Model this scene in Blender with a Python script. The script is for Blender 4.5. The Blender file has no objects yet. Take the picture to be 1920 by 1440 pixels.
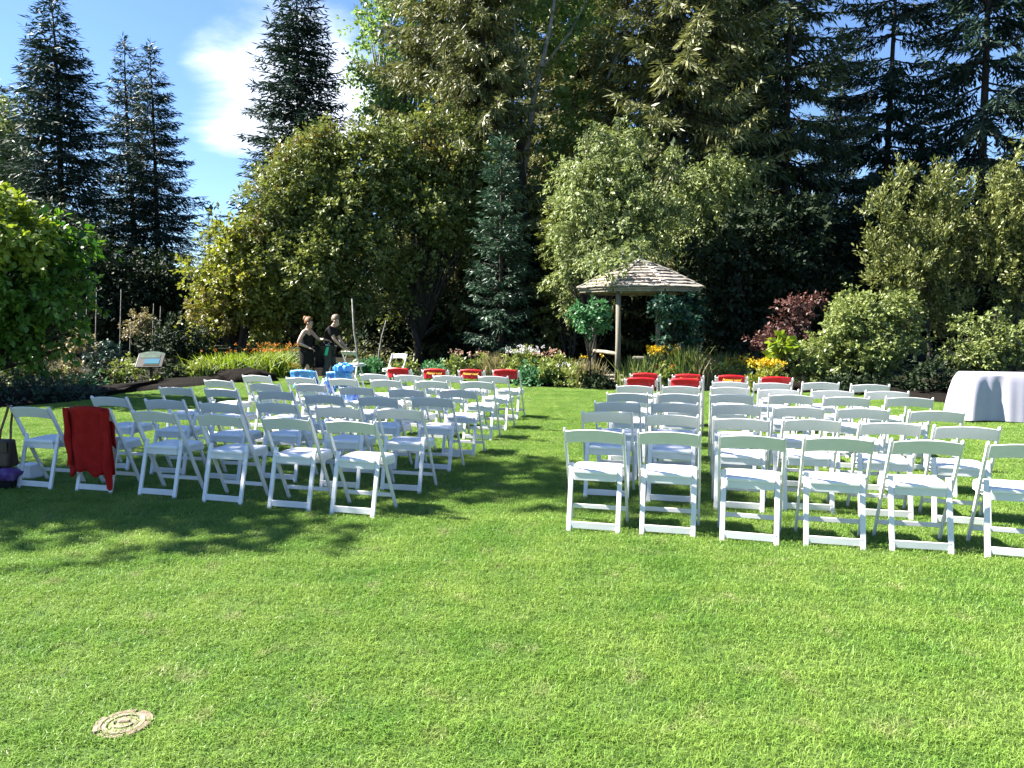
import bpy, bmesh, math, random
import numpy as np
from mathutils import Vector, Matrix, Euler
R = math.radians
SC = bpy.context.scene
COL = SC.collection
rng = np.random.default_rng(7)
random.seed(7)

# ------------------------------------------------------------------ camera, sky, sun, exposure
F = 1400.0; HC = 1.59; HOR = 598.0
T = math.atan((720.0 - HOR) / F)
cd = bpy.data.cameras.new('camera'); cam = bpy.data.objects.new('camera', cd); COL.objects.link(cam)
cd.sensor_width = 36; cd.lens = 36 * F / 1920; cd.clip_end = 3000; cd.clip_start = 0.05
cam.location = (0, 0, HC); cam.rotation_euler = (R(90) - T, 0, 0)
SC.camera = cam
SUN_EL = R(45); SUN_AZ = R(-84)      # azimuth measured from +Y towards +X
sdir = Vector((math.sin(SUN_AZ) * math.cos(SUN_EL), math.cos(SUN_AZ) * math.cos(SUN_EL), math.sin(SUN_EL)))
w = bpy.data.worlds.new('World'); SC.world = w; w.use_nodes = True
nt = w.node_tree; N = nt.nodes; LK = nt.links; N.clear()
sky = N.new('ShaderNodeTexSky'); sky.sky_type = 'NISHITA'; sky.sun_disc = False
sky.sun_elevation = SUN_EL; sky.sun_rotation = SUN_AZ
sky.air_density = 1.0; sky.dust_density = 0.25; sky.ozone_density = 1.6; sky.altitude = 600
tc = N.new('ShaderNodeTexCoord')
mp = N.new('ShaderNodeMapping'); mp.inputs['Scale'].default_value = (1.3, 1.3, 3.4); mp.inputs['Location'].default_value = (0.35, 0.1, 0.2)
LK.new(tc.outputs['Generated'], mp.inputs['Vector'])
nz = N.new('ShaderNodeTexNoise'); nz.inputs['Scale'].default_value = 1.7; nz.inputs['Detail'].default_value = 9
nz.inputs['Roughness'].default_value = 0.55; nz.inputs['Distortion'].default_value = 0.35
LK.new(mp.outputs[0], nz.inputs['Vector'])
cdir = Vector(((590 - 960) / F, 1.0, (HOR - 150) / F)).normalized()
dp = N.new('ShaderNodeVectorMath'); dp.operation = 'DOT_PRODUCT'; dp.inputs[1].default_value = cdir
LK.new(tc.outputs['Generated'], dp.inputs[0])
mr = N.new('ShaderNodeMapRange'); mr.inputs[1].default_value = 0.986; mr.inputs[2].default_value = 0.999
mr.inputs[3].default_value = -0.14; mr.inputs[4].default_value = 0.11
LK.new(dp.outputs['Value'], mr.inputs[0])
ad = N.new('ShaderNodeMath'); ad.operation = 'ADD'; LK.new(nz.outputs[0], ad.inputs[0]); LK.new(mr.outputs[0], ad.inputs[1])
cr = N.new('ShaderNodeMapRange'); cr.interpolation_type = 'SMOOTHSTEP'
cr.inputs[1].default_value = 0.53; cr.inputs[2].default_value = 0.69; cr.inputs[3].default_value = 0.0; cr.inputs[4].default_value = 0.95
LK.new(ad.outputs[0], cr.inputs[0])
sg = N.new('ShaderNodeMix'); sg.data_type = 'RGBA'; sg.blend_type = 'MULTIPLY'; sg.inputs[0].default_value = 1.0
sg.inputs[7].default_value = (0.76, 0.90, 1.10, 1)
LK.new(sky.outputs[0], sg.inputs[6])
mx = N.new('ShaderNodeMix'); mx.data_type = 'RGBA'; mx.inputs[7].default_value = (7.2, 7.8, 9.2, 1)
LK.new(cr.outputs[0], mx.inputs[0]); LK.new(sg.outputs[2], mx.inputs[6])
bg = N.new('ShaderNodeBackground'); bg.inputs[1].default_value = 0.05
LK.new(mx.outputs[2], bg.inputs[0])
ow = N.new('ShaderNodeOutputWorld'); LK.new(bg.outputs[0], ow.inputs[0])
sl = bpy.data.lights.new('sun', 'SUN'); so = bpy.data.objects.new('sun', sl); COL.objects.link(so)
sl.energy = 5.0; sl.angle = R(0.5); sl.color = (1.0, 0.945, 0.86)
so.rotation_euler = sdir.to_track_quat('Z', 'Y').to_euler(); so.location = (-30, 10, 30)
vs = SC.view_settings
vs.view_transform = 'Standard'; vs.look = 'None'; vs.gamma = 1.0; vs.use_curve_mapping = False; vs.exposure = 2.2
SC.cycles.max_bounces = 7; SC.cycles.diffuse_bounces = 3; SC.cycles.transmission_bounces = 4; SC.cycles.transparent_max_bounces = 8

# ------------------------------------------------------------------ placing
def hz(v, Y): return HC - Y * math.tan(T + math.atan((v - 720) / F))
def px(u, Y, z=0.0): return (u - 960) / F * (Y * math.cos(T) + (HC - z) * math.sin(T))
def gp(u, v, z=0.0):
    Y = (HC - z) / math.tan(T + math.atan((v - 720) / F)); return (px(u, Y, z), Y)

# ------------------------------------------------------------------ materials
def mat(name, c, rough=0.6, spec=0.4, noise=0.0, nscale=8, c2=None, bump=0.0, bscale=30, stretch=None, trans=0.0, tint=False, sheen=0.0, metal=0.0):
    m = bpy.data.materials.new(name); m.use_nodes = True
    t = m.node_tree; n = t.nodes; l = t.links
    b = n['Principled BSDF']; out = n['Material Output']
    b.inputs['Roughness'].default_value = rough; b.inputs['Specular IOR Level'].default_value = spec
    b.inputs['Metallic'].default_value = metal
    if sheen: b.inputs['Sheen Weight'].default_value = sheen
    col = None
    if c2 is None: c2 = tuple(x * (1 - noise) for x in c)
    if tint or noise or c2 != c:
        mixn = n.new('ShaderNodeMix'); mixn.data_type = 'RGBA'
        mixn.inputs[6].default_value = (*c, 1); mixn.inputs[7].default_value = (*c2, 1)
        if tint:
            a = n.new('ShaderNodeAttribute'); a.attribute_name = 'tint'
            l.new(a.outputs['Fac'], mixn.inputs[0])
        else:
            g = n.new('ShaderNodeTexCoord'); mpp = n.new('ShaderNodeMapping'); l.new(g.outputs['Object'], mpp.inputs[0])
            if stretch: mpp.inputs['Scale'].default_value = stretch
            z = n.new('ShaderNodeTexNoise'); z.inputs['Scale'].default_value = nscale; z.inputs['Detail'].default_value = 6
            l.new(mpp.outputs[0], z.inputs['Vector'])
            r = n.new('ShaderNodeMapRange'); r.inputs[1].default_value = 0.35; r.inputs[2].default_value = 0.68
            l.new(z.outputs[0], r.inputs[0]); l.new(r.outputs[0], mixn.inputs[0])
        col = mixn.outputs[2]; l.new(col, b.inputs['Base Color'])
    else:
        b.inputs['Base Color'].default_value = (*c, 1)
    if bump:
        g = n.new('ShaderNodeTexCoord'); z = n.new('ShaderNodeTexNoise'); z.inputs['Scale'].default_value = bscale; z.inputs['Detail'].default_value = 5
        l.new(g.outputs['Object'], z.inputs['Vector'])
        bp = n.new('ShaderNodeBump'); bp.inputs['Strength'].default_value = bump; bp.inputs['Distance'].default_value = 0.02
        l.new(z.outputs[0], bp.inputs['Height']); l.new(bp.outputs[0], b.inputs['Normal'])
    if trans:
        tr = n.new('ShaderNodeBsdfTranslucent'); ms = n.new('ShaderNodeMixShader'); ms.inputs[0].default_value = trans
        if col:
            hs = n.new('ShaderNodeHueSaturation'); hs.inputs['Value'].default_value = 1.3; hs.inputs['Saturation'].default_value = 1.15
            l.new(col, hs.inputs['Color']); l.new(hs.outputs[0], tr.inputs[0])
        else: tr.inputs[0].default_value = (*c, 1)
        l.new(b.outputs[0], ms.inputs[1]); l.new(tr.outputs[0], ms.inputs[2]); l.new(ms.outputs[0], out.inputs['Surface'])
    return m
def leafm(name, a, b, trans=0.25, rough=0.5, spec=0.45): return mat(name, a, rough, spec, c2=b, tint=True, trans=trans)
M = {}
M['resin'] = mat('white_resin', (0.70, 0.69, 0.69), 0.32, 0.5, c2=(0.62, 0.615, 0.61), nscale=5)
M['pad'] = mat('white_vinyl', (0.74, 0.74, 0.745), 0.45, 0.4, c2=(0.69, 0.69, 0.69), nscale=4)
M['bark'] = mat('grey_bark', (0.030, 0.025, 0.020), 0.9, 0.2, c2=(0.065, 0.056, 0.047), nscale=14, stretch=(1, 1, 0.25), bump=0.8, bscale=18)
M['pale_bark'] = mat('pale_bark', (0.34, 0.32, 0.28), 0.8, 0.2, c2=(0.14, 0.13, 0.115), nscale=9, bump=0.4)
M['stem'] = mat('plant_stem', (0.09, 0.10, 0.045), 0.8, 0.2, c2=(0.07, 0.055, 0.03), nscale=12)
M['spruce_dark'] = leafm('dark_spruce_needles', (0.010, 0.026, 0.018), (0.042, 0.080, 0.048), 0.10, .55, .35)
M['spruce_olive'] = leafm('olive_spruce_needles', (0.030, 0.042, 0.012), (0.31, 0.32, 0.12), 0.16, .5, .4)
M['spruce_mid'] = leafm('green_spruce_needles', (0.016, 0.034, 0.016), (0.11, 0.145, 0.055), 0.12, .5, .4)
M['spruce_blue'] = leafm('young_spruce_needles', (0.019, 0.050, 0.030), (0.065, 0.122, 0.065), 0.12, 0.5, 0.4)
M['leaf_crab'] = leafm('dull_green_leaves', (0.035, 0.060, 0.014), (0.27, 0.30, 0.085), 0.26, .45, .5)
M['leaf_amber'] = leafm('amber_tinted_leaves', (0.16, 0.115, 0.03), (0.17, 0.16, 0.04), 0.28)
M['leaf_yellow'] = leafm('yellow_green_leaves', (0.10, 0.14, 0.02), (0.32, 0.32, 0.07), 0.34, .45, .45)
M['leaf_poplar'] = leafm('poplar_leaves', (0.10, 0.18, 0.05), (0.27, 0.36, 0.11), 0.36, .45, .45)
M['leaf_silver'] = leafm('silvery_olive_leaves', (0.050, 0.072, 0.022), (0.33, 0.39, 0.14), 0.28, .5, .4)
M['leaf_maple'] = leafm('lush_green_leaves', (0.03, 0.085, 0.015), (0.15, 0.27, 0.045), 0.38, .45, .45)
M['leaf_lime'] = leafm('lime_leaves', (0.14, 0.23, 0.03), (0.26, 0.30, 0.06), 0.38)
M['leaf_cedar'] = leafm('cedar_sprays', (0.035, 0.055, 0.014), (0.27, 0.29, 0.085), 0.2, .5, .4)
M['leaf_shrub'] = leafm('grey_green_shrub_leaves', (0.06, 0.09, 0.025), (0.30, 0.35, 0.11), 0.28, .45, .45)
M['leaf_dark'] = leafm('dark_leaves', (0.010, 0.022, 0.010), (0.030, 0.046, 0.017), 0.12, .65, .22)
M['leaf_juniper'] = leafm('blue_green_juniper', (0.018, 0.048, 0.034), (0.035, 0.075, 0.05), 0.12)
M['leaf_vine'] = leafm('vine_leaves', (0.05, 0.15, 0.06), (0.10, 0.22, 0.09), 0.3)
M['leaf_vine_dark'] = leafm('shaded_vine_leaves', (0.012, 0.045, 0.025), (0.02, 0.065, 0.035), 0.15)
M['leaf_purple'] = leafm('purple_leaves', (0.035, 0.020, 0.018), (0.17, 0.075, 0.06), 0.2, .5, .4)
M['leaf_bed'] = leafm('bed_plant_leaves', (0.06, 0.10, 0.025), (0.30, 0.34, 0.09), 0.28)
M['leaf_dry'] = leafm('dry_straw_leaves', (0.15, 0.13, 0.06), (0.30, 0.26, 0.13), 0.25)
M['petal_yellow'] = leafm('yellow_petals', (0.50, 0.31, 0.006), (0.62, 0.44, 0.02), 0.2)
M['petal_orange'] = leafm('orange_petals', (0.42, 0.14, 0.02), (0.5, 0.24, 0.04), 0.2)
M['petal_white'] = leafm('white_petals', (0.62, 0.58, 0.62), (0.72, 0.70, 0.68), 0.2)
M['petal_pink'] = leafm('faded_pink_petals', (0.5, 0.28, 0.24), (0.58, 0.42, 0.3), 0.2)
M['petal_red'] = leafm('red_petals', (0.42, 0.03, 0.02), (0.5, 0.08, 0.04), 0.2)
M['shingle'] = mat('cedar_shingle', (0.40, 0.34, 0.275), 0.85, 0.2, c2=(0.27, 0.235, 0.195), nscale=11, stretch=(1, 1, 0.3), bump=0.5)
M['shingle2'] = mat('grey_cedar_shingle', (0.34, 0.31, 0.27), 0.85, 0.2, c2=(0.22, 0.205, 0.185), nscale=9, stretch=(1, 1, 0.3), bump=0.5)
M['timber'] = mat('weathered_timber', (0.27, 0.245, 0.185), 0.8, 0.2, c2=(0.17, 0.155, 0.125), nscale=6, stretch=(1, 1, 0.15), bump=0.4)
M['red'] = mat('red_fleece', (0.34, 0.014, 0.010), 0.9, 0.12, c2=(0.27, 0.009, 0.008), nscale=14, bump=0.25, bscale=60)
M['sash'] = mat('red_satin', (0.48, 0.005, 0.010), 0.45, 0.4, c2=(0.40, 0.004, 0.01), nscale=9)
M['gold'] = mat('gold_print', (0.8, 0.45, 0.06), 0.4, 0.5)
M['white_cloth'] = mat('white_tablecloth', (0.40, 0.38, 0.455), 0.85, 0.12, c2=(0.36, 0.345, 0.42), nscale=3)
M['blue'] = mat('bright_blue_plastic', (0.015, 0.17, 0.62), 0.35, 0.5, c2=(0.10, 0.36, 0.74), nscale=9)
M['pale_blue'] = mat('pale_blue_plastic', (0.30, 0.48, 0.80), 0.4, 0.5, c2=(0.05, 0.12, 0.5), nscale=12)
M['black'] = mat('black_cloth', (0.010, 0.009, 0.010), 0.85, 0.2)
M['charcoal'] = mat('charcoal_cloth', (0.055, 0.055, 0.06), 0.85, 0.2, c2=(0.03, 0.03, 0.035), nscale=7)
M['skin'] = mat('skin', (0.46, 0.29, 0.225), 0.5, 0.4)
M['hair_red'] = mat('auburn_hair', (0.28, 0.13, 0.045), 0.5, 0.4, c2=(0.14, 0.055, 0.02), nscale=30, bump=0.5, bscale=90)
M['hair_grey'] = mat('ash_hair', (0.27, 0.19, 0.13), 0.5, 0.4, c2=(0.12, 0.08, 0.055), nscale=30, bump=0.5, bscale=90)
M['teal'] = mat('teal_plastic', (0.02, 0.45, 0.28), 0.3, 0.5)
M['leather'] = mat('dark_brown_leather', (0.028, 0.016, 0.011), 0.5, 0.4, c2=(0.05, 0.028, 0.018), nscale=10, bump=0.2)
M['strap'] = mat('brown_strap', (0.07, 0.022, 0.014), 0.5, 0.4)
M['purple'] = mat('purple_fabric', (0.07, 0.03, 0.13), 0.8, 0.2, c2=(0.16, 0.10, 0.26), nscale=14)
M['card'] = mat('white_card', (0.68, 0.68, 0.72), 0.7, 0.3)
M['concrete'] = mat('worn_beige_plastic', (0.32, 0.28, 0.20), 0.85, 0.2, c2=(0.20, 0.165, 0.115), nscale=16, bump=0.6, bscale=45)
M['concrete_rim'] = mat('worn_rim', (0.27, 0.21, 0.16), 0.85, 0.2, c2=(0.15, 0.11, 0.08), nscale=12, bump=0.6, bscale=45)
M['sign_metal'] = mat('dull_bronze_metal', (0.035, 0.034, 0.030), 0.5, 0.4, c2=(0.02, 0.02, 0.018), nscale=10)
M['sign_blue'] = mat('sign_panel_blue', (0.05, 0.13, 0.24), 0.3, 0.4, c2=(0.04, 0.16, 0.18), nscale=3)
M['sign_green'] = mat('sign_panel_green', (0.025, 0.06, 0.04), 0.4, 0.4, c2=(0.08, 0.13, 0.09), nscale=9)
M['sign_brown'] = mat('sign_panel_brown', (0.05, 0.04, 0.015), 0.3, 0.5)
M['rubber'] = mat('grey_rubber', (0.2, 0.2, 0.21), 0.7, 0.3)

# ------------------------------------------------------------------ object helpers
def link(name, me, m=None, parent=None, loc=None):
    o = bpy.data.objects.new(name, me); COL.objects.link(o)
    if m is not None and me is not None and not me.materials: me.materials.append(m)
    if parent is not None: o.parent = parent
    if loc is not None: o.location = loc
    return o
def tag(o, label=None, cat=None, group=None, kind=None):
    if label: o['label'] = label
    if cat: o['category'] = cat
    if group: o['group'] = group
    if kind: o['kind'] = kind
    return o
def thing(name, label, cat, loc=(0, 0, 0), rz=0.0, group=None):
    o = bpy.data.objects.new(name, None); COL.objects.link(o); o.empty_display_size = 0.2
    o.location = loc; o.rotation_euler = (0, 0, rz); return tag(o, label, cat, group)
def bm_mesh(name, bm, smooth=False):
    me = bpy.data.meshes.new(name); bm.normal_update(); bm.to_mesh(me); bm.free()
    if smooth: me.polygons.foreach_set('use_smooth', [True] * len(me.polygons))
    return me
def np_mesh(name, V, Fq, tint=None, smooth=False):
    V = np.asarray(V, np.float32); Fq = np.asarray(Fq, np.int32); k = Fq.shape[1]
    me = bpy.data.meshes.new(name)
    me.vertices.add(len(V)); me.vertices.foreach_set('co', V.ravel())
    me.loops.add(Fq.size); me.loops.foreach_set('vertex_index', Fq.ravel())
    me.polygons.add(len(Fq)); me.polygons.foreach_set('loop_start', np.arange(0, Fq.size, k, dtype=np.int32))
    me.polygons.foreach_set('loop_total', np.full(len(Fq), k, np.int32))
    if smooth: me.polygons.foreach_set('use_smooth', np.ones(len(Fq), bool))
    me.update(calc_edges=True)
    if tint is not None:
        a = me.attributes.new('tint', 'FLOAT', 'POINT'); a.data.foreach_set('value', np.asarray(tint, np.float32))
    return me
def rbox(bm, sx, sy, sz, c=(0, 0, 0), bev=0.004, rot=None, seg=1):
    r = bmesh.ops.create_cube(bm, size=1.0); vs_ = r['verts']
    bmesh.ops.scale(bm, vec=(sx, sy, sz), verts=vs_)
    if bev:
        es = list({e for v in vs_ for e in v.link_edges})
        g = bmesh.ops.bevel(bm, geom=es, offset=bev, segments=seg, affect='EDGES', profile=0.6)
        vs_ = list({v for f in g['faces'] for v in f.verts} | {v for v in vs_ if v.is_valid})
        # bevel leaves new faces attached to the kept ones
        seen = set(vs_); st = list(vs_)
        while st:
            v = st.pop()
            for e in v.link_edges:
                o = e.other_vert(v)
                if o not in seen: seen.add(o); st.append(o)
        vs_ = list(seen)
    if rot is not None: bmesh.ops.transform(bm, matrix=rot.to_4x4(), verts=vs_)
    bmesh.ops.translate(bm, vec=c, verts=vs_)
    return vs_
def beam(bm, a, b, wx, wy, bev=0.004, up=(1, 0, 0), seg=1):
    """a bar from a to b; wx = width along 'up' axis, wy = the other"""
    a = Vector(a); b = Vector(b); d = b - a; L = d.length; z = d.normalized(); x = Vector(up); x = (x - z * x.dot(z)).normalized(); y = z.cross(x)
    m = Matrix((x, y, z)).transposed()
    return rbox(bm, wx, wy, L, (a + b) / 2, bev, m, seg)
def tube_np(pts, rad, sides=8):
    pts = np.asarray(pts, float); n = len(pts); V = []; 
    tan = np.gradient(pts, axis=0); tan /= np.linalg.norm(tan, axis=1)[:, None] + 1e-9
    ref = np.array([0.31, 0.95, 0.05]) if abs(tan[0][2]) > .5 else np.array([0, 0, 1.0])
    for i in range(n):
        x = np.cross(ref, tan[i]); x /= np.linalg.norm(x) + 1e-9; y = np.cross(tan[i], x)
        for k in range(sides):
            a = 2 * math.pi * k / sides; V.append(pts[i] + rad[i] * (math.cos(a) * x + math.sin(a) * y))
    Fq = [(i * sides + k, i * sides + (k + 1) % sides, (i + 1) * sides + (k + 1) % sides, (i + 1) * sides + k) for i in range(n - 1) for k in range(sides)]
    # end caps as degenerate fans
    V.append(pts[-1]); V.append(pts[0]); e = len(V) - 2; s = e + 1
    for k in range(0, sides, 2):
        Fq.append((e, (n - 1) * sides + k, (n - 1) * sides + (k + 1) % sides, (n - 1) * sides + (k + 2) % sides))
        Fq.append((s, (k + 2) % sides, (k + 1) % sides, k))
    return np.array(V), np.array(Fq)
def join_np(parts):
    V = []; Q = []; o = 0
    for v, q in parts: V.append(v); Q.append(q + o); o += len(v)
    return np.concatenate(V), np.concatenate(Q)
def tubes(name, list_, m, parent, sides=8):
    V, Q = join_np([tube_np(p, r, sides) for p, r in list_]); me = np_mesh(name, V, Q, smooth=True); return link(name, me, m, parent)
def unit(a): return a / (np.linalg.norm(a, axis=1)[:, None] + 1e-9)
def leaves(C, D, Nn, L, W, tint, fold=0.12):
    """leaf = 4-vertex lozenge; C base points, D axis, Nn normal"""
    D = unit(D); S = unit(np.cross(D, Nn)); U = np.cross(S, D)
    L = np.broadcast_to(L, len(C))[:, None]; W = np.broadcast_to(W, len(C))[:, None]
    a = C; b = C + D * L * .45 + S * W * .5 + U * W * fold; c = C + D * L; d = C + D * L * .45 - S * W * .5 + U * W * fold
    V = np.stack([a, b, c, d], 1).reshape(-1, 3); n = len(C); Q = np.arange(4 * n).reshape(n, 4)
    return V, Q, np.repeat(tint, 4)
def rdir(n, r=None):
    r = r or rng; return unit(r.normal(size=(n, 3)))

# ------------------------------------------------------------------ the setting
gm = bpy.data.meshes.new('ground'); gm.from_pydata([(-400, -200, -0.02), (400, -200, -0.02), (400, 900, -0.02), (-400, 900, -0.02)], [], [(0, 1, 2, 3)])
M['soil'] = mat('forest_floor', (0.012, 0.010, 0.006), 0.95, 0.1, c2=(0.022, 0.022, 0.010), nscale=0.8)
tag(link('ground', gm, M['soil']), kind='structure')
edge_px = [(-900, 812), (-350, 785), (0, 768), (90, 760), (160, 753), (230, 739), (350, 729), (430, 718), (520, 709), (700, 705), (860, 709), (960, 722), (1010, 728), (1075, 728),
           (1130, 733), (1250, 735), (1400, 736), (1550, 738), (1700, 747), (1765, 760), (1850, 762), (1930, 765), (2300, 775), (2900, 800)]
EDGE = [gp(u, v) for u, v in edge_px]
def lawn_poly():
    pts = []
    for i in range(len(EDGE) - 1):
        a = Vector(EDGE[i]); b = Vector(EDGE[i + 1]); n = max(2, int((b - a).length / 0.25))
        for k in range(n):
            p = a.lerp(b, k / n); pts.append((p.x, p.y + 0.05 * math.sin(p.x * 3.1) + 0.03 * math.sin(p.x * 9.7)))
    pts.append(EDGE[-1]); return pts
LP = lawn_poly()
bm = bmesh.new()
top = [bm.verts.new((x, y, 0.0)) for x, y in LP]
lo = [bm.verts.new((x, -60, 0.0)) for x, y in LP]
skirt = [bm.verts.new((x, y + 0.02, -0.03)) for x, y in LP]
for i in range(len(LP) - 1):
    bm.faces.new((lo[i], lo[i + 1], top[i + 1], top[i])); bm.faces.new((top[i], top[i + 1], skirt[i + 1], skirt[i]))
def grass_colour(m):
    t = m.node_tree; n = t.nodes; l = t.links; b = n['Principled BSDF']; out = n['Material Output']
    b.inputs['Roughness'].default_value = 0.45; b.inputs['Specular IOR Level'].default_value = 0.45
    g = n.new('ShaderNodeNewGeometry')
    z1 = n.new('ShaderNodeTexNoise'); z1.inputs['Scale'].default_value = 1.6; z1.inputs['Detail'].default_value = 7; z1.inputs['Roughness'].default_value = .7
    z2 = n.new('ShaderNodeTexNoise'); z2.inputs['Scale'].default_value = 4.5; z2.inputs['Detail'].default_value = 3
    l.new(g.outputs['Position'], z1.inputs['Vector']); l.new(g.outputs['Position'], z2.inputs['Vector'])
    def rmp(src, a, b_):
        r = n.new('ShaderNodeMapRange'); r.inputs[1].default_value = a; r.inputs[2].default_value = b_; l.new(src, r.inputs[0]); return r.outputs[0]
    def mixc(f, c1, c2):
        x = n.new('ShaderNodeMix'); x.data_type = 'RGBA'; l.new(f, x.inputs[0])
        for s, c in ((6, c1), (7, c2)):
            if isinstance(c, tuple): x.inputs[s].default_value = (*c, 1)
            else: l.new(c, x.inputs[s])
        return x.outputs[2]
    c = mixc(rmp(z1.outputs[0], .35, .65), (0.15, 0.30, 0.040), (0.285, 0.415, 0.08))
    c = mixc(rmp(z2.outputs[0], .60, .88), c, (0.42, 0.39, 0.20))
    return n, l, b, out, c, mixc
M['lawn'] = bpy.data.materials.new('turf_soil'); M['lawn'].use_nodes = True
n_, l_, b_, o_, c_, mixc_ = grass_colour(M['lawn'])
dk = n_.new('ShaderNodeMix'); dk.data_type = 'RGBA'; dk.blend_type = 'MULTIPLY'; dk.inputs[0].default_value = 1; dk.inputs[7].default_value = (0.22, 0.26, 0.2, 1)
l_.new(c_, dk.inputs[6]); l_.new(dk.outputs[2], b_.inputs['Base Color']); b_.inputs['Roughness'].default_value = .95
tag(link('lawn', bm_mesh('lawn', bm), M['lawn']), kind='structure')
M['grass'] = bpy.data.materials.new('grass_blades'); M['grass'].use_nodes = True
n_, l_, b_, o_, c_, mixc_ = grass_colour(M['grass'])
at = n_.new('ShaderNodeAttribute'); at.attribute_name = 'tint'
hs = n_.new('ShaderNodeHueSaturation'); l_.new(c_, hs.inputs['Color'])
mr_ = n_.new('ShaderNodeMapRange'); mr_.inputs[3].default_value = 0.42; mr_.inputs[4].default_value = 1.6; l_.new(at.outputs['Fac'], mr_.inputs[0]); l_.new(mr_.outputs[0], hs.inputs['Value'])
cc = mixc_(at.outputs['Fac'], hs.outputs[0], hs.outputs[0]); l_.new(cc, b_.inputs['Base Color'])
tr_ = n_.new('ShaderNodeBsdfTranslucent'); ms_ = n_.new('ShaderNodeMixShader'); ms_.inputs[0].default_value = .38
l_.new(cc, tr_.inputs[0]); l_.new(b_.outputs[0], ms_.inputs[1]); l_.new(tr_.outputs[0], ms_.inputs[2]); l_.new(ms_.outputs[0], o_.inputs['Surface'])

def grass_patch(seed, nb=5200, half=0.30):
    r = np.random.default_rng(seed)
    tuft = r.uniform(-half, half, (nb // 9, 2)); idx = r.integers(0, len(tuft), nb)
    P = tuft[idx] + r.normal(scale=.020, size=(nb, 2)); un = r.random(nb) < .48; P[un] = r.uniform(-half, half, (un.sum(), 2))
    az = r.uniform(0, 2 * np.pi, nb) * .8 + tuft[idx, 0] * 40; lean = r.uniform(.2, 1.5, nb)
    h = r.uniform(.018, .038, nb) * (0.7 + .7 * r.random(len(tuft))[idx]); wd = r.uniform(.0020, .0036, nb)
    B = np.c_[P, np.full(nb, -0.004)]; dr = np.c_[np.cos(az), np.sin(az), np.zeros(nb)]; sd = np.c_[-np.sin(az), np.cos(az), np.zeros(nb)]
    tw = r.uniform(-1.2, 1.2, nb); sd = sd * np.cos(tw)[:, None] + dr * np.sin(tw)[:, None]
    mid = B + dr * (h * lean * .28)[:, None]; mid[:, 2] += h * .62
    tip = B + dr * (h * lean)[:, None]; tip[:, 2] += h * (1.05 - .35 * lean)
    w_ = wd[:, None]
    V = np.stack([B - sd * w_ * .5, B + sd * w_ * .5, mid + sd * w_ * .5, mid - sd * w_ * .5, tip], 1).reshape(-1, 3)
    k = np.arange(nb)[:, None] * 5
    q = k + np.array([[0, 1, 2, 3]]); t3 = k + np.array([[3, 2, 4]])
    t1 = r.random(nb) * .6 + r.random(len(tuft))[idx] * .4
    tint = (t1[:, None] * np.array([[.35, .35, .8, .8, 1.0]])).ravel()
    me = bpy.data.meshes.new('grass_patch'); faces = [tuple(x) for x in q] + [tuple(x) for x in t3]
    me.from_pydata(V.tolist(), [], faces); a = me.attributes.new('tint', 'FLOAT', 'POINT'); a.data.foreach_set('value', tint.astype(np.float32))
    me.materials.append(M['grass']); me.update(); return me
ex = np.array([p[0] for p in LP]); ey = np.array([p[1] for p in LP])
pts = []
gx = np.arange(-16, 16, .5); gy = np.arange(1.5, 24, .5)
for y in gy:
    for x in gx:
        if abs(x) > 3.0 + y * .80: continue
        if y > np.interp(x, ex, ey) - .22: continue
        pts.append((x + random.uniform(-.04, .04), y + random.uniform(-.04, .04), 0.0))
for i in range(0, len(LP)):           # a fringe that follows the lawn edge
    if abs(LP[i][0]) < 16: pts.append((LP[i][0], LP[i][1] - .28, 0.0))
me = bpy.data.meshes.new('grass_points'); me.from_pydata(pts, [], [])
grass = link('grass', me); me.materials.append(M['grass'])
tag(grass, 'short mown green grass covering the whole lawn', None, None, 'stuff')
ng = bpy.data.node_groups.new('grass_scatter', 'GeometryNodeTree')
ng.interface.new_socket('Geometry', in_out='INPUT', socket_type='NodeSocketGeometry'); ng.interface.new_socket('Geometry', in_out='OUTPUT', socket_type='NodeSocketGeometry')
gi = ng.nodes.new('NodeGroupInput'); go = ng.nodes.new('NodeGroupOutput')
iop = ng.nodes.new('GeometryNodeInstanceOnPoints'); jn = ng.nodes.new('GeometryNodeGeometryToInstance')
for s in range(3):
    po = bpy.data.objects.new('grass_tuft', grass_patch(50 + s))
    oi = ng.nodes.new('GeometryNodeObjectInfo'); oi.inputs['Object'].default_value = po; oi.inputs['As Instance'].default_value = False
    ng.links.new(oi.outputs['Geometry'], jn.inputs[0])
ng.links.new(gi.outputs[0], iop.inputs['Points']); ng.links.new(jn.outputs[0], iop.inputs['Instance'])
iop.inputs['Pick Instance'].default_value = True
ri = ng.nodes.new('FunctionNodeRandomValue'); ri.data_type = 'INT'; ri.inputs[4].default_value = 0; ri.inputs[5].default_value = 2
ng.links.new(ri.outputs[2], iop.inputs['Instance Index'])
rr = ng.nodes.new('FunctionNodeRandomValue'); rr.data_type = 'INT'; rr.inputs[4].default_value = 0; rr.inputs[5].default_value = 3; rr.inputs[8].default_value = 5
mm = ng.nodes.new('ShaderNodeMath'); mm.operation = 'MULTIPLY'; mm.inputs[1].default_value = math.pi / 2; ng.links.new(rr.outputs[2], mm.inputs[0])
cx = ng.nodes.new('ShaderNodeCombineXYZ'); ng.links.new(mm.outputs[0], cx.inputs[2]); ng.links.new(cx.outputs[0], iop.inputs['Rotation'])
ng.links.new(iop.outputs[0], go.inputs[0])
md = grass.modifiers.new('scatter', 'NODES'); md.node_group = ng

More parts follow.
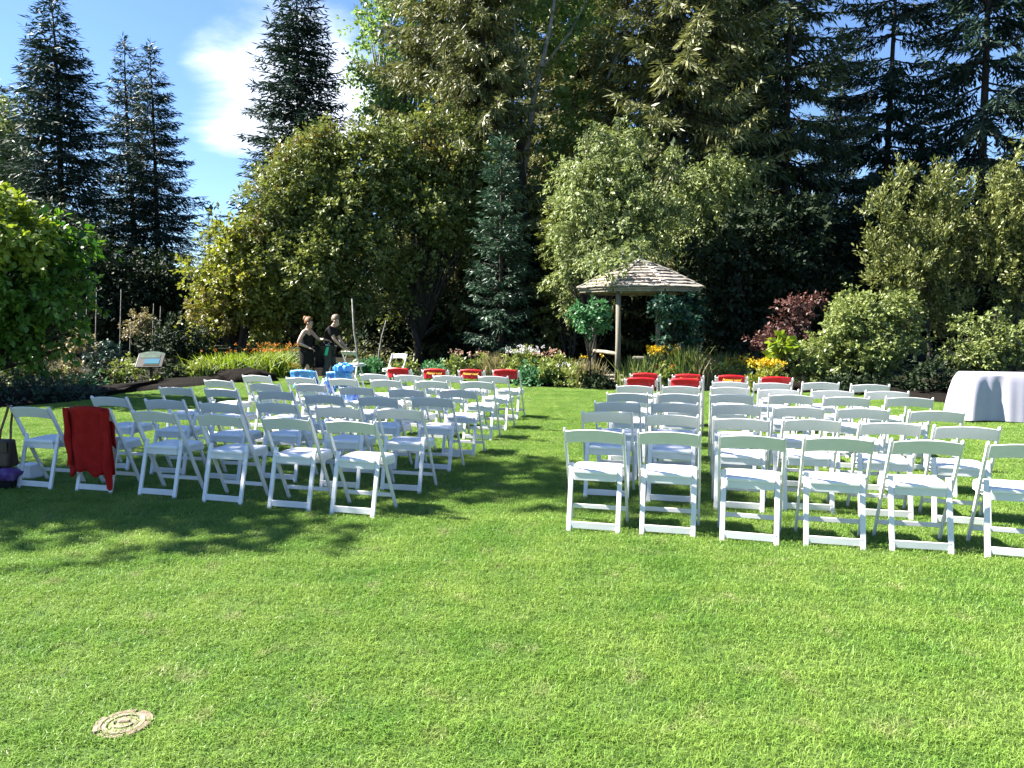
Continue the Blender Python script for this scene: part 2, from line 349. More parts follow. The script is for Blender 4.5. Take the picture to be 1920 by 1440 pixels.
# flower bed soil, slightly raised
bm = bmesh.new(); rows = []
for j in range(9):
    rows.append([bm.verts.new((x, y + .04 + j * .45, -0.015 + 0.16 * (1 - math.exp(-j * .8)) + 0.035 * math.sin(x * 2.3 + j * 1.7) * (j > 0))) for x, y in LP[::2]])
for j in range(8):
    for i in range(len(rows[0]) - 1): bm.faces.new((rows[j][i], rows[j][i + 1], rows[j + 1][i + 1], rows[j + 1][i]))
M['mulch'] = mat('dark_mulch', (0.005, 0.004, 0.0035), 0.95, 0.1, c2=(0.013, 0.010, 0.007), nscale=22, bump=1.0, bscale=28)
tag(link('flower_bed', bm_mesh('flower_bed', bm, True), M['mulch']), kind='structure')
# ------------------------------------------------------------------ spruces
def spruce_crown(seed, H=16.0, Rb=2.6, first=1.2, whorl=.36, per=5, open_=0.0, droop=.35, twig=.12, qs=(.17, .075), up=0.25, power=.75):
    r = np.random.default_rng(seed); Cs = []; Ds = []; Ns = []; Ts = []; wood = []
    z = first
    while z < H - .25:
        k = (H - z) / (H - first); nb = per if k > .15 else 4
        nb = max(3, int(round(nb * (1 - .3 * open_ * r.random()))))
        a0 = r.uniform(0, 6.28)
        for b in range(nb):
            if r.random() < open_ * .45: continue
            az = a0 + 6.283 * b / nb + r.normal(0, .22)
            L = Rb * (k ** power) * r.uniform(.72, 1.12) + .14
            zz = z + r.normal(0, .10)
            n = max(3, int(L / twig)); t = (np.arange(n) + r.random(n) * .6) / n; t = t[t > .10 * (1 + open_)]
            dr = droop * (0.25 + .75 * k); lift = up * (1 - k * .7)
            def P(t_): 
                rad = L * t_; return np.stack([np.cos(az) * rad, np.sin(az) * rad, zz - dr * L * (1.25 * t_ - .75 * t_ ** 2.4) + lift * L * t_], -1)
            if L > .7 and k > .12: wood.append((P(np.linspace(0, 1, 5)), np.linspace(.018 * L ** .5 + .006, .004, 5)))
            base = P(t); fw = unit(P(t + .03) - base); sd = np.stack([-np.sin(az) * np.ones(len(t)), np.cos(az) * np.ones(len(t)), np.zeros(len(t))], -1)
            ct = r.random()
            for s in (-1, 1, 0):
                tl = (.20 + .42 * L * (1 - t) * .62 * np.clip(t * 3, .3, 1)) * r.uniform(.7, 1.2, len(t)); tl = np.minimum(tl, 1.1)
                if s == 0: tl = tl * .55
                d = fw * .75 + sd * s * .85 + np.array([0, 0, -1.0]) * (.22 + .5 * k * r.random(len(t)))[:, None] + (np.array([0, 0, -.8]) * droop if s == 0 else 0)
                d = unit(d)
                m = np.maximum(1, (tl / (qs[0] * .34)).astype(int))
                idx = np.repeat(np.arange(len(t)), m); off = np.concatenate([np.arange(q) for q in m]) / np.repeat(m, m)
                c = base[idx] + d[idx] * (off * tl[idx])[:, None]; c[:, 2] -= .10 * droop * (off * tl[idx]) ** 2 * 3
                dd = unit(d[idx] + r.normal(scale=.33, size=(len(idx), 3)))
                Cs.append(c); Ds.append(dd); Ns.append(unit(r.normal(scale=.55, size=(len(idx), 3)) + np.array([0, 0, .8])))
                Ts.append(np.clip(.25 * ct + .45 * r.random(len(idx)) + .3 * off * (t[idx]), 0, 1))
        z += whorl * (.55 + .6 * k) * r.uniform(.8, 1.2)
    # leader
    n = 40; c = np.stack([r.normal(0, .04, n), r.normal(0, .04, n), H - r.random(n) * .9], -1); Cs.append(c); Ds.append(unit(r.normal(size=(n, 3)) * .6 + np.array([0, 0, .9]))); Ns.append(rdir(n, r)); Ts.append(r.random(n))
    C = np.concatenate(Cs); D = np.concatenate(Ds); Nn = np.concatenate(Ns); Tt = np.concatenate(Ts)
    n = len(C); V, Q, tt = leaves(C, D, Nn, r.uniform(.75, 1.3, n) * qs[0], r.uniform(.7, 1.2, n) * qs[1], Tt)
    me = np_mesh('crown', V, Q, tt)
    zs = np.linspace(0, H - .2, 9); tr = [(np.stack([.05 * np.sin(zs * .4 + seed), .05 * np.cos(zs * .5), zs], -1), np.interp(zs, [0, H], [.011 * H + .03, .012]))]
    V, Q = join_np([tube_np(p, q, 9) for p, q in tr] + [tube_np(p, q, 4) for p, q in wood])
    wm = np_mesh('trunk', V, Q, smooth=True); wm.materials.append(M['bark'])
    return me, wm
SP = {'dense': spruce_crown(1, 16, 3.4, .8, .36, 7, .0, .30, .12, (.30, .062)), 'dense2': spruce_crown(2, 16, 3.2, 2.0, .42, 6, .10, .42, .12, (.30, .062)),
      'slim': spruce_crown(3, 16, 2.5, 1.6, .44, 6, .10, .38, .12, (.28, .06)), 'layered': spruce_crown(11, 16, 2.7, 1.8, .52, 6, .12, .50, .11, (.30, .065), power=.65), 'open': spruce_crown(4, 20, 5.2, 3.0, .80, 6, .16, .50, .12, (.36, .085), power=.55),
      'open2': spruce_crown(5, 20, 5.0, 2.6, .84, 6, .16, .44, .12, (.36, .085), power=.55), 'heavy': spruce_crown(6, 20, 5.2, 2.2, .66, 7, .05, .75, .12, (.34, .09), power=.6, up=.1),
      'heavy2': spruce_crown(9, 20, 5.2, 2.4, .68, 7, .05, .68, .12, (.34, .09), power=.55, up=.1),
      'young': spruce_crown(8, 6, 1.15, .3, .26, 6, .0, .12, .10, (.15, .04), up=.5)}
SPH = dict(dense=16, dense2=16, slim=16, open=20, open2=20, heavy=20, layered=16, heavy2=20, young=6)
spm = {}
def spruce(kind, u, Y, vtop, wide, m, label, group='spruce trees around the lawn', rz=None, lean=(0, 0)):
    me, wm = SP[kind]; H = hz(vtop, Y); s = H / SPH[kind]
    k = (kind, m)
    if k not in spm:
        c = me.copy(); c.materials.clear(); c.materials.append(M[m]); spm[k] = c
    root = thing('spruce_tree', label, 'tree', (px(u, Y, 1.5), Y, 0), random.uniform(0, 6.28) if rz is None else rz, group)
    root.scale = (s * wide, s * wide, s); root.rotation_euler.x = lean[0]
    link('trunk', wm, None, root); link('crown', spm[k], None, root); return root
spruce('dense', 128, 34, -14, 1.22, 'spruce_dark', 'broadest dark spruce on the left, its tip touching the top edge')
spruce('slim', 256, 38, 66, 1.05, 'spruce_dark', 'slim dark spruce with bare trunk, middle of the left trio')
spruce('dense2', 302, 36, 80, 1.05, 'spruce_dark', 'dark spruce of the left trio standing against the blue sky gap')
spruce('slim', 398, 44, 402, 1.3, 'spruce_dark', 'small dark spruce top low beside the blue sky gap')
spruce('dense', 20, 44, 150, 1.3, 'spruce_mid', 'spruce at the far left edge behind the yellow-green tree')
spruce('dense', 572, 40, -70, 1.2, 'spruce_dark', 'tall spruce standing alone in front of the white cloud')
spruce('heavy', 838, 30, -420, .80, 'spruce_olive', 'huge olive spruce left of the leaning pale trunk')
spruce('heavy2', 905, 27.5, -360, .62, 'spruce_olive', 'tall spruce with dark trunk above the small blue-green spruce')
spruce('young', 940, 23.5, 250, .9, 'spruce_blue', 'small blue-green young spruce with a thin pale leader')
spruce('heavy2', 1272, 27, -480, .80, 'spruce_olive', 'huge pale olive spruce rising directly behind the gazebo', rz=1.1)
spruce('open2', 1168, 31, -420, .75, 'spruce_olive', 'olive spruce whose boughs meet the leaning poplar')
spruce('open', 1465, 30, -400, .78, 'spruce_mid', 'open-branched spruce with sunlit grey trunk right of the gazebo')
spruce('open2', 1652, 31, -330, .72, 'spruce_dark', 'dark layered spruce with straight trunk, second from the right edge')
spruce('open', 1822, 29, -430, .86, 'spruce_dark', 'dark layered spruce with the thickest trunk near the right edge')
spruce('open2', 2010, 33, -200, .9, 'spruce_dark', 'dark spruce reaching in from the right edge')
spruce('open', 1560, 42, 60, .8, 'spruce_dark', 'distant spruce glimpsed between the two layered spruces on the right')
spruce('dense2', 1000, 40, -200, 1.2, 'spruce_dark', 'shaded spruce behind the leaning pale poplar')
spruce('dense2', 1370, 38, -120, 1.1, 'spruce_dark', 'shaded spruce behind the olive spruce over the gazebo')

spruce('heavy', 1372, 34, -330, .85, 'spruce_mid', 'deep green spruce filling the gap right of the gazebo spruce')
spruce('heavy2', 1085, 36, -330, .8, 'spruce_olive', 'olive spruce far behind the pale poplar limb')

# ------------------------------------------------------------------ broadleaf crowns built of clumps
def blob_leaves(blobs, L, dens, seed, aspect=.58, hang=.2, core=.25, clump=.28, sub=True):
    """blobs: (x,y,z, rx,ry,rz); every blob is broken into boughs, every bough into twigs that carry the leaves"""
    r = np.random.default_rng(seed); Cs = []; Ds = []; Ns = []; Ls = []; Ts = []; work = []
    for (x, y, z, rx, ry, rz_) in blobs:
        mr_ = (rx + rz_) / 2
        if sub and mr_ > clump * 1.6:
            k = 10; dd = rdir(k, r); dd[:, 2] = dd[:, 2] * .8 + .12
            for d in dd:
                f = r.uniform(.30, .52); work.append((x + d[0] * rx * .72, y + d[1] * ry * .72, z + d[2] * rz_ * .72, rx * f, ry * f, rz_ * f * r.uniform(.75, 1.1), r.random()))
        else: work.append((x, y, z, rx, ry, rz_, r.random()))
        area = 4 * math.pi * rx * rz_
        if core:
            n2 = int(area * core * 1.6 / (L * L * 4)) + 3; c2 = np.array([x, y, z]) + rdir(n2, r) * (r.uniform(.1, .72, n2))[:, None] * np.array([rx, ry, rz_])
            Cs.append(c2); Ds.append(rdir(n2, r)); Ns.append(rdir(n2, r)); Ls.append(r.uniform(1.4, 2.1, n2) * L); Ts.append(r.random(n2) * .15)  # core leaves keep the dark tint, painting shade inside the crown
    for (x, y, z, rx, ry, rz_, bt) in work:
        area = 4 * math.pi * rx * (rz_ * .5 + rx * .5)
        n = max(6, int(area * dens * .85)); nt = max(3, int(n / 11)); d = rdir(nt, r)
        base = np.array([x, y, z]) + d * (r.uniform(.45, .95, nt))[:, None] * np.array([rx, ry, rz_])
        td = unit(d * .9 + r.normal(scale=.45, size=(nt, 3)) + np.array([0, 0, .25 - hang])); tl = clump * r.uniform(.7, 1.9, nt); tt_ = r.random(nt)
        i = r.integers(0, nt, n); t = r.random(n) ** .8
        sd = r.normal(size=(n, 3)); sd = unit(sd - td[i] * np.sum(sd * td[i], 1)[:, None])
        c = base[i] + td[i] * (t * tl[i])[:, None] + sd * (L * .35 * r.random(n))[:, None]; c[:, 2] -= hang * tl[i] * t * t * .6
        dd = unit(td[i] * .8 + sd * .9 + np.array([0, 0, -hang * .8])); nn = unit(np.array([0, 0, .9]) + d[i] * .5 + r.normal(scale=.5, size=(n, 3)))
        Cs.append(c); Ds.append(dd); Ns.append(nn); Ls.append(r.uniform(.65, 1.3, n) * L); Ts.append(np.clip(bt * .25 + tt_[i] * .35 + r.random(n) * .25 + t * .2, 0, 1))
    C = np.concatenate(Cs); Lm = np.concatenate(Ls)
    keep = C[:, 2] > .03
    return leaves(C[keep], np.concatenate(Ds)[keep], np.concatenate(Ns)[keep], Lm[keep], Lm[keep] * aspect, np.concatenate(Ts)[keep])
def wpx(b, Y0, origin):
    """(u, v, r_px, depth offset[, squash]) -> local blob"""
    u, v, rp_ = b[:3]; dy = b[3] if len(b) > 3 else 0; q = b[4] if len(b) > 4 else 1.0
    Y = Y0 + dy; z = hz(v, Y); r_ = rp_ / F * Y; return (px(u, Y, z) - origin[0], Y - origin[1], z, r_, r_, r_ * q)
NBL = [0]
def broad(name, label, cat, u0, Y0, blobs, m, L=.12, dens=110, trunk=.12, limbs=True, seed=None, group=None, aspect=.58, core=.25, clump=.28, crownname='crown', extra=None, hang=.2, bark='bark', stems=1):
    NBL[0] += 1; seed = seed or NBL[0] * 13
    ox, oy = px(u0, Y0, .5), Y0; t = thing(name, label, cat, (ox, oy, 0), 0, group)
    rj = random.Random(seed); blobs = list(blobs)
    if len(blobs) > 6 and not name.startswith(('juniper', 'climbing')):
        for b in list(blobs):
            for q in range(2): a = rj.uniform(0, 6.28); blobs.append((b[0] + math.cos(a) * b[2] * .95, b[1] - abs(math.sin(a)) * b[2] * (b[4] if len(b) > 4 else 1) * .95, b[2] * rj.uniform(.18, .36), (b[3] if len(b) > 3 else 0) + rj.uniform(-.4, .4), rj.uniform(.9, 1.8)))
    B = [wpx(b, Y0, (ox, oy)) for b in blobs]
    V, Q, tt = blob_leaves(B, L, dens, seed, aspect, hang, core, clump)
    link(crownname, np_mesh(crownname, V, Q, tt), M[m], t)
    if extra:
        for (bl, mm_, nm, LL, dd) in extra:
            V, Q, tt = blob_leaves([wpx(b, Y0, (ox, oy)) for b in bl], LL, dd, seed + 5, aspect, hang, 0, clump); link(nm, np_mesh(nm, V, Q, tt), M[mm_], t)
    r = np.random.default_rng(seed); ls = []
    mz = min(b[2] for b in B); cz = np.mean([b[2] for b in B])
    for s in range(stems):
        off = r.normal(0, trunk * 2.2, 2) if stems > 1 else np.zeros(2)
        p = np.array([[off[0], off[1], 0], [off[0] * 1.3 + r.normal(0, .06), off[1], max(.15, mz * .5)], [off[0] * 1.6 + r.normal(0, .1), off[1] * 1.5, max(.25, mz)], [np.mean([b[0] for b in B]) * .7 + off[0] * 2, np.mean([b[1] for b in B]) * .7 + off[1] * 2, cz]])
        ls.append((p, [trunk * 1.2, trunk, trunk * .8, trunk * .35]))
    if limbs:
        for b in B[:18]:
            for q in range(3):
                e = np.array(b[:3]) + r.normal(size=3) * np.array(b[3:]) * .35; s0 = np.array([0, 0, max(.15, min(mz, e[2]) * .6)]); md = (s0 + e) / 2 + np.array([0, 0, .12 * abs(e[2] - s0[2])]) + r.normal(0, .1, 3)
                ls.append((np.array([s0, md, e]), [trunk * .5, trunk * .28, trunk * .08]))
    tubes('trunk' if cat == 'tree' else 'stem', ls, M[bark], t, 7)
    return t

# left side
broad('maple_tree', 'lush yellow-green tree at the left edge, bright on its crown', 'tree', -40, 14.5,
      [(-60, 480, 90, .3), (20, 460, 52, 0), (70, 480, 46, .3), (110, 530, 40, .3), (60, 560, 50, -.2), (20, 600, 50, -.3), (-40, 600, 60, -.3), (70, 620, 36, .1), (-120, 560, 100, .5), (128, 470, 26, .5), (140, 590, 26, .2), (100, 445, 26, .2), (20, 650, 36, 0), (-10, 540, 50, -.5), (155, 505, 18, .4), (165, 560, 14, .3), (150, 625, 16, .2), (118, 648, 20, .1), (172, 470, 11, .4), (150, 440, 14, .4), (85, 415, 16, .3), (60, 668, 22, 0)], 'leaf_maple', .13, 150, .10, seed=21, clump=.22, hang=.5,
      extra=[([(15, 405, 38, -.2), (52, 415, 28, -.3), (-40, 395, 60, -.2), (5, 368, 22, -.1), (38, 380, 18, -.2), (74, 438, 20, -.5), (30, 450, 34, -.8), (-20, 440, 40, -.9), (60, 470, 20, -.6)], 'leaf_lime', 'sunlit_top', .13, 230)])  # sunlight on the crown top is painted with paler lime leaves
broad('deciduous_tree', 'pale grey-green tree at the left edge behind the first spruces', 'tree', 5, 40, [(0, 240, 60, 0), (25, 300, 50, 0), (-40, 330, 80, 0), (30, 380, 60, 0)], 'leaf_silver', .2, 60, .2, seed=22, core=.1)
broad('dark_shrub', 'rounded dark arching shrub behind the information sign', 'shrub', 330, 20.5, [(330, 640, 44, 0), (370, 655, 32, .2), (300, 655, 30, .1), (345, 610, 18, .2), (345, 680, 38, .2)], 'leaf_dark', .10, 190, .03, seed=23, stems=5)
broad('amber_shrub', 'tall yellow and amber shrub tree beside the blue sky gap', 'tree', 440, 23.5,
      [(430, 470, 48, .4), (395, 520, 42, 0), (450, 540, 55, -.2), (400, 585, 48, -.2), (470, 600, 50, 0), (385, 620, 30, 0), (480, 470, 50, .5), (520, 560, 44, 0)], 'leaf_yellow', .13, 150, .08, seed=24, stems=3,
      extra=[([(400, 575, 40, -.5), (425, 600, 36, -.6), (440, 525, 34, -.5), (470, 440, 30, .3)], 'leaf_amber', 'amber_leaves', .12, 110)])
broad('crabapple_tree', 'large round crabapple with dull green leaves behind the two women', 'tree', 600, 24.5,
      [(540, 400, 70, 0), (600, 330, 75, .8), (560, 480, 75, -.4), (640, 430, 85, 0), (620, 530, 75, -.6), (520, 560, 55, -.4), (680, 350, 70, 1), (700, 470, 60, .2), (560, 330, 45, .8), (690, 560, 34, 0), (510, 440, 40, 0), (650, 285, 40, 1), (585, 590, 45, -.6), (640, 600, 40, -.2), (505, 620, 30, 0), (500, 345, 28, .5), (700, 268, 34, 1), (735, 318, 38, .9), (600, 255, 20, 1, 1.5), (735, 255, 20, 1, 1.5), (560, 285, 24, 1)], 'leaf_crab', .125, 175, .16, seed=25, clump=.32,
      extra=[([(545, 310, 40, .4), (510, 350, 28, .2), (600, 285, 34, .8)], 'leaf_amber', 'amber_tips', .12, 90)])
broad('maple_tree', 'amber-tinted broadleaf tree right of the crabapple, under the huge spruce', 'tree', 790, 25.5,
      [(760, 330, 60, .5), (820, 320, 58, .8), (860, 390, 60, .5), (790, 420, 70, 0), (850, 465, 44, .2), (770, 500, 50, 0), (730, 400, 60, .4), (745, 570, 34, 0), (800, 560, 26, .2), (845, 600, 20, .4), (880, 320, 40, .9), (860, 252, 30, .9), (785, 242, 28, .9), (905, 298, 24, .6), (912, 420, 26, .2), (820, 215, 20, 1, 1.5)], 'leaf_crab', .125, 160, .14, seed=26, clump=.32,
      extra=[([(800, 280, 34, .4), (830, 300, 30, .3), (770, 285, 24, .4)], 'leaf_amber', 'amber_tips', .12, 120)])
broad('poplar_tree', 'pale green poplar seen against white cloud beside the tall lone spruce', 'tree', 745, 42,
      [(720, 60, 50, 0), (760, 130, 60, 0), (705, 150, 42, 0), (740, 220, 60, 0), (790, 40, 60, 0), (715, 250, 40, 0), (800, 200, 60, 0), (730, -20, 60, 0)], 'leaf_poplar', .24, 38, .22, seed=27, core=.05, clump=.6, bark='pale_bark')
# tall poplar with leaning pale limb
pt = thing('poplar_tree', 'tall poplar with dark forked trunk and pale limb leaning right', 'tree', (px(985, 29, 1), 29, 0), 0)
o_ = (px(985, 29, 1), 29)
def W(u, v, Y=29): z = hz(v, Y); return (px(u, Y, z) - o_[0], Y - o_[1], z)
tubes('trunk', [([W(1000, 690), W(990, 500), W(978, 350), W(975, 250)], [.30, .25, .22, .16]), ([W(990, 500), W(945, 300), W(925, 120), W(905, -60)], [.16, .13, .10, .05])], M['bark'], pt, 10)
tubes('limb', [([W(980, 330), W(1000, 190), W(1030, 60), W(1050, -60)], [.15, .11, .075, .04]), ([W(1000, 190), W(965, 60), W(960, -80)], [.07, .05, .02]), ([W(1015, 130), W(1070, 60), W(1110, -20)], [.06, .04, .02]), ([W(1138, 150), W(1160, 100)], [.05, .03])], M['pale_bark'], pt, 10)
V, Q, tt = blob_leaves([wpx(b, 29, o_) for b in [(920, 60, 55, 1), (960, 140, 38, 1), (1065, 110, 42, 1), (1060, 190, 38, 1), (1030, 270, 36, 1), (1085, 30, 55, 1), (1000, 10, 50, 1), (1040, 360, 42, .8), (945, 40, 50, 1), (1090, 250, 35, 1), (900, 170, 40, 1), (1065, 320, 40, 1), (1010, 420, 45, 1.2)]], .16, 62, 28, .7, .3, .06, .45)
link('crown', np_mesh('crown', V, Q, tt), M['leaf_poplar'], pt)
# silvery trees over and beside the gazebo
broad('willow_tree', 'silvery olive tree whose boughs hang over the gazebo roof', 'tree', 1110, 21.5,
      [(1100, 320, 52, .5), (1150, 300, 50, .6), (1180, 350, 60, .3), (1110, 400, 62, 0), (1170, 430, 62, 0), (1085, 470, 45, 0), (1130, 490, 40, -.3), (1230, 400, 50, .4), (1065, 420, 36, .2), (1140, 360, 60, .3), (1060, 520, 34, .2), (1210, 460, 40, .3), (1090, 560, 40, .8), (1120, 255, 26, 1), (1200, 268, 30, 1), (1262, 300, 28, .8), (1052, 335, 22, .6), (1160, 240, 16, 1, 1.5), (1150, 495, 22, -4.2), (1175, 488, 18, -4.2), (1120, 500, 24, -4.2), (1130, 470, 30, -3), (1195, 470, 26, -3)], 'leaf_silver', .11, 190, .12, seed=29, aspect=.42, hang=.7, clump=.26)
broad('willow_tree', 'silvery tree right of the gazebo peak against dark shade', 'tree', 1330, 23.5,
      [(1290, 360, 42, .3), (1340, 340, 44, .4), (1380, 370, 40, .6), (1300, 420, 50, .3), (1260, 430, 36, .2), (1355, 310, 30, .6), (1395, 320, 26, .6), (1330, 400, 40, .7)], 'leaf_silver', .115, 150, .05, seed=30, limbs=False, aspect=.42, hang=.7, clump=.28)
broad('lime_shrub', 'yellow-green shrub left of the gazebo below the poplar', 'shrub', 1060, 24, [(1060, 400, 36, 0), (1075, 440, 34, 0), (1045, 470, 30, 0), (1050, 430, 30, .2), (1050, 540, 40, .4), (1040, 620, 40, .6)], 'leaf_crab', .12, 150, .05, seed=31, stems=3)
# understorey trees, deep shade below the crowns painted as near-black leaves
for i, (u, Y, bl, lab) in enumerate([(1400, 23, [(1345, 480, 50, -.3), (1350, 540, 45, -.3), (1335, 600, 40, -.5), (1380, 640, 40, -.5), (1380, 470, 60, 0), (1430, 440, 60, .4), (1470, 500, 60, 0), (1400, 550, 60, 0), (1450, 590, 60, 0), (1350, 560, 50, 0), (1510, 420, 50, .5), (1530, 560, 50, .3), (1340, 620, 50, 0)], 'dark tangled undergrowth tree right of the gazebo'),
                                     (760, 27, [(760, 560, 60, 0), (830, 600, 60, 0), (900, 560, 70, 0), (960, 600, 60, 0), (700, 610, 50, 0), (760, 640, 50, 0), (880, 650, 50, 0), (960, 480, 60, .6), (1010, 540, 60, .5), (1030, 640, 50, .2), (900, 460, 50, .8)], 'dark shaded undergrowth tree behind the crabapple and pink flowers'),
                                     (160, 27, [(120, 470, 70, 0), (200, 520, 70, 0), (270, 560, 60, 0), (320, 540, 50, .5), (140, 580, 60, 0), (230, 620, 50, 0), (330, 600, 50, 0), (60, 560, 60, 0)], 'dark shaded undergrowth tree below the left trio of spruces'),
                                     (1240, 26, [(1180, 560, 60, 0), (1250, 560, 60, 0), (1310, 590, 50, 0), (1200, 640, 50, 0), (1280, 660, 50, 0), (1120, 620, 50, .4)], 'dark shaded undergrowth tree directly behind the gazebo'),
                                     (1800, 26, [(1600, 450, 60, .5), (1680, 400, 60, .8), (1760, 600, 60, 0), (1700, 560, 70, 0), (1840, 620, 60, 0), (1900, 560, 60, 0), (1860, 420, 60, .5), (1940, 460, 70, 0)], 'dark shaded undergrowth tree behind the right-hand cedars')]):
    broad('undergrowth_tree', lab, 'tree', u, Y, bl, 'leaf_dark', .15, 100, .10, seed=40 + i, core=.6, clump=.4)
# cedars on the right
broad('cedar_tree', 'olive cedar with several pointed tops between dark spruce trunks', 'tree', 1740, 20,
      [(1665, 400, 30, 0, 1.8), (1690, 470, 46, 0, 1.3), (1745, 370, 26, 0, 1.9), (1768, 345, 15, 0, 2.2), (1810, 370, 18, 0, 2.0), (1770, 430, 50, 0, 1.3), (1730, 510, 60, -.2), (1800, 500, 50, 0, 1.2), (1668, 540, 44, 0), (1690, 345, 18, .2, 1.8), (1830, 440, 30, .2, 1.4), (1640, 470, 22, .1, 1.4), (1770, 560, 48, .2), (1760, 615, 40, .3), (1730, 590, 40, .3)], 'leaf_cedar', .11, 230, .05, seed=50, aspect=.36, hang=-.6, clump=.20, limbs=False)
broad('cedar_tree', 'olive cedar at the right edge behind the white table', 'tree', 1905, 19.5,
      [(1900, 350, 34, 0, 1.6), (1875, 410, 36, 0, 1.5), (1930, 420, 50, 0, 1.4), (1885, 490, 46, 0, 1.2), (1940, 520, 55, 0), (1975, 380, 50, .2, 1.6), (1890, 570, 34, .2), (2020, 470, 70, .3, 1.3), (1900, 620, 40, .3)], 'leaf_cedar', .11, 230, .05, seed=51, aspect=.36, hang=-.5, clump=.20, limbs=False)
broad('rounded_shrub', 'big rounded grey-green shrub behind the right block of chairs', 'shrub', 1610, 16.6,
      [(1620, 600, 48, 0), (1680, 595, 42, .3), (1570, 620, 44, 0), (1540, 665, 42, -.1), (1600, 665, 52, -.2), (1660, 660, 48, 0), (1510, 690, 30, -.2), (1640, 705, 40, 0), (1570, 705, 36, -.1), (1700, 640, 30, .3), (1600, 578, 30, .3)], 'leaf_shrub', .075, 420, .035, seed=52, stems=6, clump=.16)
broad('rounded_shrub', 'yellow-green shrub with upright shoots behind the white table', 'shrub', 1850, 16.5,
      [(1830, 670, 42, 0), (1880, 670, 44, 0), (1790, 680, 26, -.1), (1855, 630, 26, .1, 1.4), (1868, 600, 14, .1, 1.8), (1835, 690, 34, 0), (1925, 650, 40, .2), (1815, 610, 20, .3), (1960, 690, 45, 0)], 'leaf_shrub', .075, 380, .03, seed=53, stems=6, clump=.15)
broad('low_shrub', 'small dark glossy shrub beside the left end of the white table', 'shrub', 1775, 15, [(1745, 700, 26, 0), (1775, 715, 24, 0), (1790, 740, 18, -.2), (1725, 720, 22, .2)], 'leaf_dark', .08, 330, .02, seed=54, stems=4, clump=.15)
broad('smoke_bush', 'purple-red smoke bush between gazebo and rounded shrub', 'shrub', 1500, 18.5, [(1500, 580, 26, 0), (1525, 570, 16, .1), (1480, 600, 24, .1), (1460, 625, 30, .3), (1505, 615, 22, .2), (1440, 650, 26, .3)], 'leaf_purple', .09, 260, .02, seed=55, stems=5, clump=.2)
broad('lime_plant', 'bright lime big-leaved plant between yellow flowers and rounded shrub', 'plant', 1466, 16.4, [(1463, 650, 15, 0), (1455, 665, 9, 0), (1474, 640, 8, 0)], 'leaf_lime', .20, 120, .012, seed=56, stems=3, clump=.1, core=0, aspect=.8)
broad('climbing_vine', 'fresh green vine bunched on the left side of the gazebo', 'vine', 1105, 16.9, [(1092, 592, 20, 0), (1118, 590, 20, 0), (1136, 580, 13, 0), (1100, 612, 20, 0), (1130, 604, 14, 0), (1082, 580, 9, 0), (1104, 574, 10, 0), (1102, 640, 8, .1)], 'leaf_vine', .10, 330, .02, seed=57, clump=.12)
broad('climbing_vine', 'dark green vine filling the right side of the gazebo', 'vine', 1265, 17.4, [(1290, 600, 18, -.2), (1294, 640, 16, -.2), (1290, 565, 16, -.1), (1270, 650, 18, -.2), (1243, 600, 16, -.75), (1246, 640, 14, -.75), (1246, 570, 18, -.7), (1275, 590, 24, -.6), (1250, 580, 26, 0), (1285, 575, 24, .2), (1262, 615, 28, 0), (1292, 610, 22, .2), (1235, 570, 16, 0), (1268, 645, 24, 0), (1300, 570, 14, .2)], 'leaf_vine_dark', .10, 260, .02, seed=58, clump=.13, core=.6)
